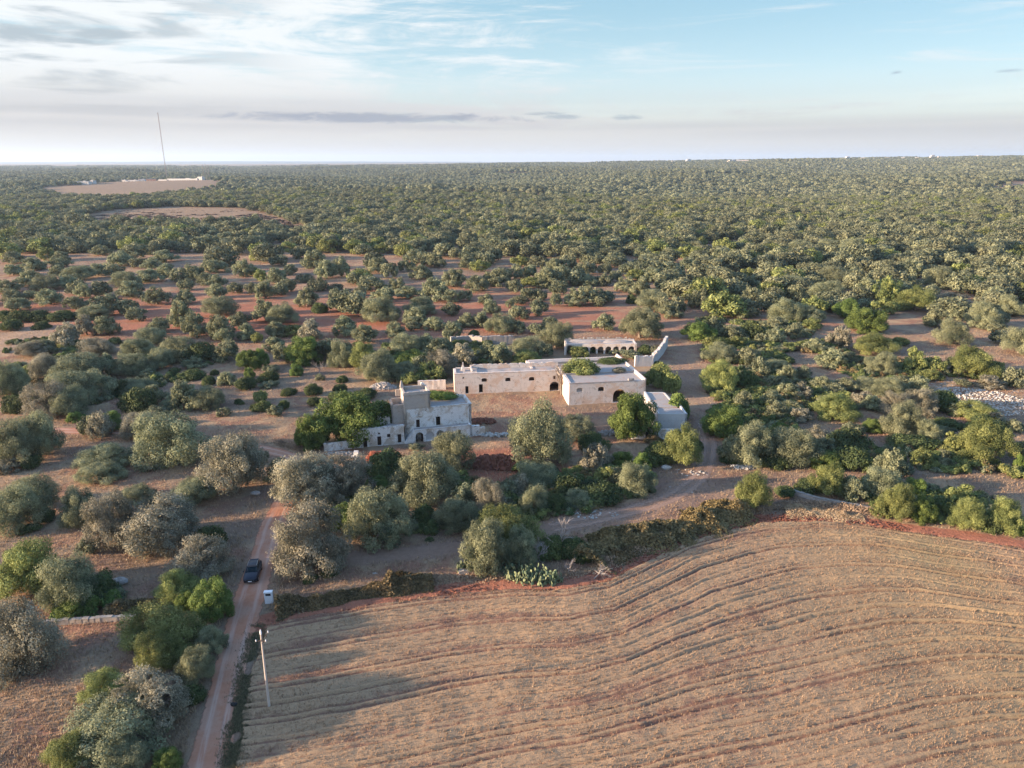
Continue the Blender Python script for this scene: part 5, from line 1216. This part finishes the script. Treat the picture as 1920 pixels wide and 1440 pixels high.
for _ in range(2200):
    s0 = rc.uniform(0, cm_[-1]); x_ = float(np.interp(s0, cm_, ft[:, 0]))+rc.gauss(0, 0.3); y_ = float(np.interp(s0, cm_, ft[:, 1]))+0.9+rc.gauss(0, 0.75); s_ = rc.uniform(0.05, 0.17)
    mbc.wobbly(x_-s_, y_-s_*0.8, -0.15, x_+s_, y_+s_*0.8, s_*0.9, rc, s_*0.45)
tag(mbc.build("earth_clods", m_earth), 'brick-red turned earth clods along the upper edge of the field', 'earth clods', kind='stuff')
def boulder(px, py, s_, label, mat=None, seed=0):
    x_, y_ = at(px, py); rng = random.Random(seed); mb = MB(); mb.ellipsoid((0, 0, s_*0.25), (s_, s_*0.65, s_*0.45), 10, 7)
    mb.v = [(v[0]*(1+rng.uniform(-.12, .12)), v[1]*(1+rng.uniform(-.12, .12)), v[2]*(1+rng.uniform(-.12, .12))) for v in mb.v]
    o = mb.build("boulder", mat or m_chalk, None, loc=(x_, y_, 0)); tag(o, label, 'boulder'); return o
boulder(1249, 879, 1.05, 'large white boulder beside the bushes below the outbuilding', seed=1)
boulder(226, 1093, 1.15, 'flat grey-white boulder in the shade between the olive trees at left', m_rub, 2)
boulder(393, 991, 0.5, 'small white stone above the low dark bush left of the road', seed=3)
boulder(1159, 988, 0.42, 'small white stone below the curved farm track', seed=4)
boulder(480, 927, 0.9, 'flat pale stone beside the road below the big silvery olive', m_rub, 5)
boulder(1255, 915, 0.38, 'little pale stone between the track ruts and the bushes', seed=6)
for (px, py, s_, lab, sd) in ((703, 1078, 0.5, 'flat white stone on the bare ground left of the prickly pears', 7), (736, 1076, 0.28, 'tiny white stone right of the flat one on bare ground', 8), (1297, 924, 0.3, 'tiny white stone under the curve of the farm track', 9)): boulder(px, py, s_, lab, seed=sd)
# white gate pillar in front of the wing
e = empty("gate_pillar", (*at(669, 865), 0)); tag(e, 'broken white stone pillar standing in front of the farmhouse wing', 'pillar')
mb = MB(); mb.wobbly(-0.35, -0.35, -0.2, 0.35, 0.35, 1.7, rb, 0.05); mb.build("shaft", m_white, e)
mb = MB(); mb.wobbly(-0.5, -0.45, 1.72, 0.45, 0.45, 2.1, rb, 0.08); mb.wobbly(-0.9, -0.4, 0.9, -0.36, 0.3, 1.3, rb, 0.1); mb.build("capstone", m_white, e)

# ================================================================ SHRUBBY THINGS with their own shape
def bank(name, line, wd, h, n, mat, label, seed, leaf=0.26, cat='hedge'):
    rng = np.random.default_rng(seed); P2 = np.array(line); seg = np.hypot(*np.diff(P2, axis=0).T); cum = np.concatenate([[0], np.cumsum(seg)])
    s_ = rng.uniform(0, cum[-1], n); x_ = np.interp(s_, cum, P2[:, 0]); y_ = np.interp(s_, cum, P2[:, 1])
    prof = 0.55+0.75*vnoise(s_, s_*0+seed, 3.2, seed); off = rng.normal(0, 0.48, n).clip(-1.3, 1.3)*(0.6+0.9*vnoise(s_, s_*0, 2.2, seed+7)); off = off.clip(-1.15, 1.15)
    i = np.clip(np.searchsorted(cum, s_)-1, 0, len(P2)-2); d = P2[i+1]-P2[i]; d /= np.linalg.norm(d, axis=1)[:, None]
    x_ += -d[:, 1]*off*wd*prof; y_ += d[:, 0]*off*wd*prof
    hz = h*prof*(1-off**2)*(0.35+1.1*vnoise(x_, y_, 1.3, seed+1)*(0.5+vnoise(x_, y_, 4.0, seed+5))); z_ = np.maximum(hz, 0.05)*rng.uniform(0.2, 1, n)**0.5
    C = np.stack([x_, y_, z_], 1); hz = np.maximum(hz, 0.04); N_ = np.stack([-d[:, 1]*off, d[:, 0]*off, np.full(n, 0.8)], 1)
    V, Q = leaves_at(C, N_, leaf*rng.uniform(0.5, 1.4, n), rng, 0.8, 0.4)
    o = link_mesh(name, np_mesh(name, V, Q, mat, fattr={'tint': np.clip(rng.normal(0.45, 0.25, n)+0.5*(vnoise(x_, y_, 2.0, seed+2)-0.5), 0, 1)}), None); tag(o, label, cat); return o
bank("bramble_hedge", [at(*p) for p in ((1085, 1058), (1110, 1030), (1170, 1015), (1250, 1003), (1320, 982), (1380, 955))], 4.0, 2.3, 38000, m_bramble, 'long mound of dry olive-brown brambles between farm track and ploughed field', 31)
bank("bramble_hedge", [at(*p) for p in ((1140, 1052), (1200, 1028), (1280, 1000), (1370, 965))], 2.0, 1.2, 9000, m_bramble, 'thin lower fringe of brambles at the edge of the red soil', 33)
bank("bramble_hedge", [at(*p) for p in ((520, 1148), (580, 1140), (660, 1120), (740, 1104), (810, 1094))], 2.0, 1.7, 26000, m_bramble, 'low rough hedge of dry brambles along the top of the field near the cabinet', 32)
bank("bramble_hedge", [at(*p) for p in ((200, 1152), (250, 1143), (320, 1140))], 1.9, 1.5, 7000, m_bramble, 'russet bramble mound above the dry-stone wall at left', 34)
bank("bramble_hedge", [at(*p) for p in ((105, 1150), (150, 1148), (190, 1142), (225, 1128))], 1.8, 1.9, 8000, m_fig, 'bright green bushes above the left end of the dry-stone wall', 35)
bank("grass_bank", [at(*p) for p in ((1470, 955), (1540, 962), (1620, 972))], 2.4, 0.6, 12000, m_dry, 'pale dry tall grass along the field edge by the stone wall', 36, 0.11, 'grass bank')
bank("grass_bank", [at(*p) for p in ((520, 830), (550, 838), (580, 848))], 1.8, 0.9, 5000, m_dry, 'tuft of dry grass above the bend of the dirt road', 37, 0.11, 'grass bank')
vl = [at(*q) for q in ((515, 1152), (600, 1132), (700, 1108), (800, 1090), (860, 1084), (960, 1080), (1050, 1080), (1110, 1070), (1170, 1042), (1230, 1014), (1320, 984), (1400, 958), (1480, 948), (1540, 948), (1640, 960), (1750, 978), (1920, 1004))]
bank("grass_verge", vl, 1.9, 0.7, 24000, m_dry, 'scruffy dry grass verge running along the whole upper edge of the field', 41, 0.17, 'grass verge')
p = at(706, 866); shrub_obj("russet_bush", (p[0], p[1], 0), 1.6, 1.3, 2.2, 'small reddish-brown dead bush below the farmhouse wing', 'shrub', m_redbush, idx=1)
p = at(1000, 893); shrub_obj("russet_bush", (p[0]+4, p[1], 0), 2.4, 1.3, 1.2, 'low reddish dry bush under the tall olive before the courtyard', 'shrub', m_redbush, idx=2)

def cactus(loc, rad, h, n, seed, label):
    rng = random.Random(seed); mb = MB(); tint = []
    for _ in range(n):
        a = rng.uniform(0, 6.28); q = math.sqrt(rng.random()); x_, y_ = math.cos(a)*q*rad, math.sin(a)*q*rad*0.7; hh_ = h*(1-0.6*q*q)*rng.uniform(0.4, 1); z_ = 0.0
        while z_ < hh_:
            s_ = rng.uniform(0.20, 0.36); rot = Matrix.Rotation(rng.uniform(0, 6.28), 3, 'Z') @ Matrix.Rotation(rng.uniform(-.7, .7), 3, 'Y') @ Matrix.Rotation(rng.uniform(-.5, .5), 3, 'X')
            mb.ellipsoid((x_, y_, z_+s_), (s_*0.72, s_*0.16, s_), 7, 4, rot); z_ += s_*1.5; x_ += rng.uniform(-.2, .2); y_ += rng.uniform(-.2, .2)
    me = mb.mesh("prickly_pear", m_cactus, True); tv = np.repeat(np.random.default_rng(seed).uniform(0, 1, len(me.polygons)//28+1), 28)[:len(me.polygons)]
    at_ = me.attributes.new('tint', 'FLOAT', 'FACE'); at_.data.foreach_set('value', tv.astype(np.float32))
    o = link_mesh("prickly_pear", me, None, loc=(*loc, 0)); tag(o, label, 'cactus'); return o
cactus(at(1000, 1088), 3.0, 2.3, 95, 1, 'large prickly pear clump with pale pads at the field edge, nearest the field')
cactus(at(1030, 1092), 1.9, 1.9, 48, 2, 'right-hand yellowish part of the prickly pear clump by the dead branches')
cactus(at(960, 1080), 2.0, 2.2, 44, 4, 'left-hand darker prickly pear clump under the yellow-green olive')
cactus(at(872, 1070), 1.5, 1.6, 36, 3, 'small prickly pear standing apart at the left of the broken wall piece')
p = at(1008, 1062); dead_tree("dead_tree", (p[0], p[1]+0.8, 0), 6.0, 5, 'dead grey tree with bare twisted branches behind the prickly pears', 0.75, None, 7)
p = at(1048, 1040); dead_tree("dead_tree", (p[0], p[1], 0), 8.0, 8, 'tall sparse half-dead tree right of the prickly pears', 0.45, None, 5)
p = at(1066, 1078); dead_tree("dead_branch", (p[0], p[1], 0), 4.0, 9, 'bleached dead branch standing upright right of the prickly pears', 0.9, None, 5, 'dead branch')
p = at(1112, 1086); dead_tree("dead_branch", (p[0], p[1], 0), 4.4, 12, 'fallen bleached branches lying at the edge of the red soil', 1.3, None, 7, 'dead branch', (0.9, 0.1))
p = at(480, 690); dead_tree("dead_tree", (*at(600, 703), 0), 6.0, 14, 'small leafless grey tree in the dry ground behind the farmhouse', 0.5, None, 6)

# ================================================================ UTILITY POLE
px_, py_ = at(505, 1326)
up = empty("utility_pole", (px_, py_, 0.0)); up.rotation_euler = (0.0, R(0.4), 0); tag(up, 'tall tapered concrete utility pole between the dirt road and the field', 'utility pole')
mb = MB(); mb.tube([(0, 0, -0.4), (0, 0, 4.5), (0, 0, 9.4)], [0.15, 0.12, 0.085], 12); mb.build("pole", m_concrete, up)
mb = MB(); mb.tube([(0, 0, 9.4), (0, 0, 9.62), (0.0, 0, 9.95)], [0.11, 0.12, 0.05], 10); mb.build("top_insulator", m_plastic, up)
mb = MB(); mb.tube([(-0.55, -0.12, 8.55), (0.0, -0.13, 8.75), (0.60, 0.45, 9.25)], 0.03, 6); mb.tube([(0.0, -0.1, 8.3), (0.45, 0.3, 8.5)], 0.035, 5); mb.tube([(0, -0.12, 8.65), (0.5, -0.15, 8.6)], 0.04, 5); mb.build("bracket", m_iron, up)
for (a, b_, c_) in ((-0.55, -0.12, 8.62), (0.6, 0.45, 9.32), (0.5, -0.15, 8.66)):
    mb = MB(); mb.tube([(a, b_, c_-0.06), (a, b_, c_+0.05), (a, b_, c_+0.2)], [0.05, 0.07, 0.03], 8); mb.build("insulator", m_plastic, up)

# ================================================================ METER CABINET
cb = empty("meter_cabinet", (*at(505, 1131), 0)); cb.rotation_euler[2] = R(4); tag(cb, 'white concrete meter cabinet with a dark opening standing beside the road', 'meter cabinet')
mb = MB(); mb.panel((-0.5, -0.2), (0.5, -0.2), -0.2, 1.75, 0.08, [(0.14, 1.22, 0.86, 1.58, 0)]); mb.box(-0.5, -0.118, -0.2, -0.42, 0.3, 1.75); mb.box(0.42, -0.118, -0.2, 0.5, 0.3, 1.75); mb.box(-0.419, 0.22, -0.2, 0.419, 0.3, 1.75); mb.box(-0.418, -0.12, 1.66, 0.418, 0.22, 1.748)
mb.build("housing", m_plastic, cb)
mb = MB(); mb.box(-0.41, 0.05, 1.0, 0.41, 0.08, 1.65); mb.box(-0.2, -0.06, 1.28, -0.02, 0.045, 1.5); mb.box(0.05, -0.04, 1.28, 0.22, 0.045, 1.45); mb.build("meter_panel", m_void, cb)
mb = MB(); mb.box(-0.56, -0.26, 1.752, 0.56, 0.34, 1.83); mb.build("cap_slab", m_plastic, cb)
# dark object lying at the road edge
mb = MB(); mb.ellipsoid((0, 0, 0.16), (0.42, 0.26, 0.20), 9, 6); rng_ = random.Random(2); mb.v = [(v[0]*(1+rng_.uniform(-.15, .15)), v[1]*(1+rng_.uniform(-.15, .15)), v[2]*(1+rng_.uniform(-.15, .15))) for v in mb.v]
o = mb.build("rubbish_bag", simple("black_plastic", (0.012, 0.012, 0.013), 0.5), None, loc=(*at(439, 1323), 0.02)); tag(o, 'small black rubbish bag lying on the road edge left of the pole', 'rubbish bag')

# ================================================================ CAR
m_paint, t, out = new_mat("dark_blue_paint"); b = finish(t, out, (0.005, 0.009, 0.024), 0.45, spec=0.3); b.inputs['Coat Weight'].default_value = 0.25; b.inputs['Coat Roughness'].default_value = 0.08
m_glass, t, out = new_mat("car_glass"); finish(t, out, (0.012, 0.025, 0.035), 0.06, spec=0.8)
m_tyre = simple("tyre_rubber", (0.015, 0.014, 0.014), 0.9); m_rim = simple("alloy_rim", (0.35, 0.35, 0.36), 0.35, 0.9); m_lamp = simple("headlamp_glass", (0.55, 0.58, 0.62), 0.12)
m_plate = simple("number_plate", (0.85, 0.85, 0.87), 0.5, var=0.03); m_trim = simple("black_trim", (0.02, 0.02, 0.022), 0.6); m_chrome = simple("bright_trim", (0.45, 0.45, 0.47), 0.3, 0.8)
cx_, cy_ = at(475, 1079)
car = empty("parked_car", (cx_, cy_, 0.02)); tag(car, 'dark blue SUV facing the camera on the dirt road between the olive trees', 'car')
d0 = Vector(at(470, 1120))-Vector(at(487, 1030)); car.rotation_euler[2] = math.atan2(d0.x, -d0.y)+R(-4)   # front is local -Y
# body as stations along y: (y, half width, z low, z belt)
st = [(-2.42, 0.62, 0.42, 0.66), (-2.34, 0.86, 0.32, 0.86), (-2.1, 0.95, 0.27, 0.99), (-1.5, 0.98, 0.25, 1.06), (-0.95, 0.985, 0.25, 1.10), (0.3, 0.985, 0.25, 1.13), (1.4, 0.985, 0.25, 1.15), (2.0, 0.96, 0.28, 1.13), (2.3, 0.90, 0.36, 1.02), (2.42, 0.74, 0.46, 0.86)]
vs = []; fs = []
for (y_, hw, zl, zb) in st:
    ring = [(-hw*0.88, zl), (-hw, zl+0.14), (-hw, zl+(zb-zl)*0.62), (-hw*0.97, zb-0.06), (-hw*0.86, zb), (-hw*0.4, zb+0.035), (0, zb+0.05), (hw*0.4, zb+0.035), (hw*0.86, zb), (hw*0.97, zb-0.06), (hw, zl+(zb-zl)*0.62), (hw, zl+0.14), (hw*0.88, zl)]
    vs += [(x_, y_, z_) for x_, z_ in ring]
nr_ = 13
for i in range(len(st)-1):
    for k in range(nr_): fs.append((i*nr_+k, i*nr_+(k+1) % nr_, (i+1)*nr_+(k+1) % nr_, (i+1)*nr_+k))
fs.append(tuple(range(nr_))); fs.append(tuple((len(st)-1)*nr_+k for k in reversed(range(nr_))))
mb = MB(); mb.add(vs, [f[::-1] for f in fs]); body = mb.build("body", m_paint, car, True)
def loft(stn, name, mat, par, smooth=True):
    vs = []; fs = []; n = len(stn[0][1])
    for y_, ring in stn: vs += [(x_, y_, z_) for x_, z_ in ring]
    for i in range(len(stn)-1):
        for k in range(n): fs.append((i*n+k, (i+1)*n+k, (i+1)*n+(k+1) % n, i*n+(k+1) % n))
    fs.append(tuple(reversed(range(n)))); fs.append(tuple((len(stn)-1)*n+k for k in range(n)))
    mb = MB(); mb.add(vs, [f[::-1] for f in fs]); return mb.build(name, mat, par, smooth)
def gh(hw, z0, z1, tw): return [(-hw, z0), (-tw, z1-0.03), (-tw*0.8, z1), (tw*0.8, z1), (tw, z1-0.03), (hw, z0)]
loft([(-1.02, gh(0.80, 1.08, 1.13, 0.78)), (-0.25, gh(0.86, 1.10, 1.60, 0.66)), (0.2, gh(0.88, 1.10, 1.66, 0.67)), (1.3, gh(0.88, 1.12, 1.62, 0.66)), (1.85, gh(0.86, 1.12, 1.50, 0.64)), (2.28, gh(0.80, 1.02, 1.10, 0.74))], "cabin_glass", m_glass, car)
loft([(-0.32, [(-0.62, 1.60), (-0.5, 1.625), (0.5, 1.625), (0.62, 1.60), (0.62, 1.585), (-0.62, 1.585)]), (0.2, [(-0.68, 1.66), (-0.55, 1.70), (0.55, 1.70), (0.68, 1.66), (0.68, 1.64), (-0.68, 1.64)]), (1.3, [(-0.67, 1.63), (-0.54, 1.67), (0.54, 1.67), (0.67, 1.63), (0.67, 1.6), (-0.67, 1.6)]), (1.95, [(-0.63, 1.50), (-0.5, 1.54), (0.5, 1.54), (0.63, 1.50), (0.63, 1.47), (-0.63, 1.47)])], "roof", m_paint, car)
for sg in (-1, 1):
    mb = MB(); mb.tube([(sg*0.64, -0.1, 1.70), (sg*0.64, 0.9, 1.745), (sg*0.62, 1.7, 1.63)], 0.022, 5); mb.build("roof_rail", m_chrome, car)
    mb = MB(); mb.tube([(sg*0.83, -0.98, 1.10), (sg*0.67, -0.26, 1.62)], 0.035, 5); mb.tube([(sg*0.90, 0.45, 1.10), (sg*0.69, 0.45, 1.65)], 0.03, 4); mb.build("pillar", m_paint, car)
    mb = MB(); mb.ellipsoid((sg*1.10, -0.72, 1.17), (0.13, 0.07, 0.10), 8, 5); mb.build("wing_mirror", m_paint, car)
    mb = MB(); mb.add([(sg*0.50, -2.395, 0.72), (sg*0.86, -2.26, 0.76), (sg*0.88, -2.20, 0.90), (sg*0.48, -2.35, 0.86), (sg*0.50, -2.30, 0.72), (sg*0.86, -2.1, 0.76), (sg*0.88, -2.06, 0.90), (sg*0.48, -2.2, 0.86)], [(0, 1, 2, 3), (3, 2, 6, 7), (0, 3, 7, 4), (1, 5, 6, 2), (0, 4, 5, 1)]); mb.build("headlight", m_lamp, car)
    for yy in (-1.5, 1.45):
        w_ = MB()
        for k in range(1): w_.tube([(sg*0.80, yy, 0.36), (sg*1.0, yy, 0.36)], 0.36, 18)
        wo_ = w_.build("wheel", m_tyre, car, False); w_ = MB(); w_.tube([(sg*1.002, yy, 0.36), (sg*1.012, yy, 0.36)], 0.24, 14); w_.build("rim", m_rim, wo_)
mb = MB(); mb.box(-0.46, -2.43, 0.58, 0.46, -2.40, 0.78); mb.box(-0.75, -2.41, 0.36, 0.75, -2.37, 0.48); mb.build("grille", m_trim, car)
mb = MB(); mb.box(-0.26, -2.46, 0.48, 0.26, -2.435, 0.59); mb.build("number_plate", m_plate, car)
mb = MB(); mb.box(-0.72, -2.43, 0.30, 0.72, -2.40, 0.345); mb.build("bumper_trim", m_chrome, car)

# ================================================================ FAR THINGS
m_mast = simple("mast_steel", (0.22, 0.17, 0.17), 0.7); m_hw = simple("far_white_wall", (0.46, 0.45, 0.44), 0.9, var=0.08, sc_=0.2); m_hr = simple("far_orange_wall", (0.50, 0.24, 0.15), 0.9)
def mast(px, py, h, wd, label, name="radio_mast", guys=True, sd=0):
    x_, y_ = at(px, py); e = empty(name, (x_, y_, float(ground_z(x_, y_)))); tag(e, label, 'radio mast')
    mb = MB(); cs = [(wd*math.cos(a), wd*math.sin(a)) for a in (0.5, 2.6, 4.7)]; n = int(h/(wd*5)) or 1
    for a in cs: mb.tube([(a[0], a[1], -1), (a[0], a[1], h)], wd*0.34, 4)
    for k in range(n):
        z0 = h*k/n; z1 = h*(k+1)/n
        for i in range(3): a, b_ = cs[i], cs[(i+1) % 3]; mb.tube([(a[0], a[1], z0), (b_[0], b_[1], z1)], wd*0.16, 3, False)
    mb.build("lattice", m_mast, e)
    if guys:
        for lv in (0.33, 0.62, 0.93):
            for k in range(3):
                a = 0.4+k*2.094; rr_ = h*0.45*(0.6+lv*0.4); mb = MB(); mb.tube([(0, 0, h*lv), (rr_*math.cos(a), rr_*math.sin(a), 0)], 0.05, 3, False); mb.build("guy_wire", m_mast, e)
    if h > 60:
        mb = MB(); mb.tube([(0, 0, h), (0, 0, h*1.02)], wd*0.2, 5); mb.ellipsoid((0, 0, h*1.0), (wd*1.6, wd*1.6, wd*1.2)); mb.build("beacon", m_mast, e)
    return e
mast(313, 336, 206, 1.1, 'very tall thin radio mast rising high above the horizon at the left')
for i, (px, h) in enumerate(((383, 48), (388, 50), (393, 46), (276, 28))):
    mast(px, 339, h, 0.5, ['left one of three short aerial masts beside the far white station', 'tallest middle one of three short aerial masts beside the far station', 'right one of three short aerial masts beside the far station', 'small aerial mast left of the very tall radio mast'][i], "aerial_mast", False)
def far_house(px, py, w_, d_, h, label, mat, grp=None, roof=None, wing=True, name="far_building", cat="building", win=5):
    x_, y_ = at(px, py); z_ = float(ground_z(x_, y_)); e = empty(name, (x_, y_, z_-0.5), R(random.Random(px).uniform(-12, 12))); tag(e, label, cat, grp)
    w_ *= 0.8; h *= 0.75
    mb = MB(); mb.box(-w_/2, -d_/2, 0, w_/2, d_/2, h)
    if wing: mb.box(-w_/2-w_*0.3, -d_/2-2, 0, -w_/2-0.01, d_/3, h*0.65)
    mb.build("wall", mat, e)
    mb = MB(); mb.box(-w_/2-0.3, -d_/2-0.3, h+0.01, w_/2+0.3, d_/2+0.3, h+0.5); mb.box(w_*0.1, -d_*0.1, h+0.51, w_*0.25, d_*0.2, h+1.9); mb.build("roof", roof or m_hw, e)
    mb = MB()
    for k in range(win): u = -w_/2+w_*(k+0.5)/win; mb.box(u-0.6, -d_/2-0.06, h*0.35, u+0.6, -d_/2-0.01, h*0.35+1.3)
    mb.build("windows", m_void, e); return e
far_house(343, 338, 120, 16, 9, 'long white low transmitter building right of the tall mast base', m_hw, win=12)
far_house(378, 341, 18, 14, 13, 'small white block at the right end of the far station field', m_hw, win=2)
far_house(277, 340, 60, 14, 9, 'orange-brown low building left of the tall mast base', m_hr, win=6, roof=m_roof)
far_house(232, 341, 26, 12, 7, 'grey-white shed at the far left edge of the station field', m_grey, win=3)
far_house(251, 342, 30, 12, 6, 'low white shed beside the grey-white one at the station', m_hw, win=3)
far_house(268, 344, 18, 12, 6, 'small pale hut in front of the orange-brown station building', m_hw, win=2)
far_house(155, 352, 46, 14, 9, 'white farm buildings at the left end of the far pale field', m_hw, win=4)
far_house(173, 351, 20, 12, 10, 'white cube house right of the far white farm buildings', m_hw, win=2)
far_house(134, 351, 22, 12, 6, 'grey low shed left of the far white farm buildings', m_grey, win=2)
far_house(57, 344, 26, 12, 7, 'pale house half hidden by woodland near the left edge', m_barn, win=2)
far_house(472, 322, 46, 14, 10, 'pale yellowish house standing in the far woods right of the station', m_hw, win=3)
far_house(568, 316.5, 90, 18, 15, 'pinkish long house on the wooded horizon left of centre', m_barn, win=4)
far_house(660, 318, 60, 18, 10, 'faint pale shed in the woods below the horizon', m_hw, win=3)
# town on the rise at the right: each house stands on the slope
rgt = random.Random(77); y_t = 5000.0
print('L4', labels.get(4), [l for l in labels.values() if len(l.replace('-', ' ').split()) > 16])
spots = []
for px in [1226, 1262, 1290, 1322, 1372, 1384, 1396, 1452, 1478, 1519, 1530, 1545, 1560, 1573, 1586, 1614, 1640, 1660, 1690, 1716, 1744, 1760, 1835, 1890]:
    y_ = y_t+rgt.uniform(-250, 250); x_ = (px-960)/F*(y_*math.cos(PITCH)+CAMH*math.sin(PITCH))
    spots.append((px, x_, y_))
proto_h = []
for v in range(3):
    w_, d_, h = ((34, 14, 15), (60, 16, 13), (28, 14, 19))[v]
    mats = (m_hw, m_barn, m_hw)[v]
    a = MB(); a.box(-w_/2, -d_/2, 0, w_/2, d_/2, h); a.box(-w_*0.75, -d_/2-2, 0, -w_/2-0.02, d_/3, h*0.7); wm = a.mesh("wall", mats)
    a = MB(); a.box(-w_/2-0.4, -d_/2-0.4, h+0.02, w_/2+0.4, d_/2+0.4, h+0.8); a.box(0, -3, h+0.82, w_*0.2, 3, h+3.5); rm = a.mesh("roof", m_roof)
    a = MB()
    for k in range(4):
        for fl in range(2): u = -w_/2+w_*(k+0.5)/4; a.box(u-1, -d_/2-0.1, 3+fl*5, u+1, -d_/2-0.02, 5.2+fl*5)
    proto_h.append((wm, rm, a.mesh("windows", m_void)))
for i, (px, x_, y_) in enumerate(spots):
    e = empty("town_house", (x_, y_, float(ground_z(x_, y_))+2.0), R(rgt.uniform(-20, 20))); tag(e, 'tiny pale house on the far wooded rise, %s from the left of the town' % (['first']+ORD[1:])[i], 'house', 'pale houses of the far town')
    s_ = rgt.uniform(0.5, 0.95)
    e.scale = (s_, s_, s_*rgt.uniform(0.8, 1.3))
    for nm, me in zip(("wall", "roof", "windows"), proto_h[rgt.randrange(3)]): link_mesh(nm, me, None, e)
# distant blue hills and coast at the left
def ridge(name, y_, x0, x1, hf, mat):
    xs_ = np.linspace(x0, x1, 240); h = hf(xs_); n = len(xs_)
    V = np.concatenate([np.stack([xs_, np.full(n, y_-2500.0), np.full(n, -2.0)], 1), np.stack([xs_, np.full(n, y_), h], 1), np.stack([xs_, np.full(n, y_+2500.0), np.full(n, -2.0)], 1)])
    a = np.arange(n-1); Q = np.concatenate([np.stack([a, a+1, a+1+n, a+n], 1), np.stack([a+n, a+1+n, a+1+2*n, a+2*n], 1)])
    o = link_mesh(name, np_mesh(name, V, Q, mat, True), None); tag(o, kind='structure'); return o
m_hill = simple("far_hill", (0.06, 0.10, 0.12), 1.0, var=0.15, sc_=0.001)
ridge("hills", 19000, -18000, 3000, lambda x: 28+30*np.clip((x+15500)/9000, 0, 1)*np.clip((2000-x)/9000, 0, 1)**0.7+6*(vnoise(x, x*0, 900, 2)-0.5), m_hill)

# ================================================================ HAZE
if HAZE > 0:
    mh, t, out = new_mat("haze_air")
    pv = t.new('ShaderNodeVolumePrincipled'); pv.inputs['Color'].default_value = (0.58, 0.76, 1.0, 1); pv.inputs['Density'].default_value = HAZE; pv.inputs['Anisotropy'].default_value = 0.2
    t.l.new(pv.outputs[0], out.inputs[1])
    mb = MB(); mb.box(-42000, -600, -4.0, 42000, 31000, 290); hz = mb.build("haze", mh); tag(hz, kind='stuff', label='thin pale bluish haze lying over the whole plain', cat='haze')
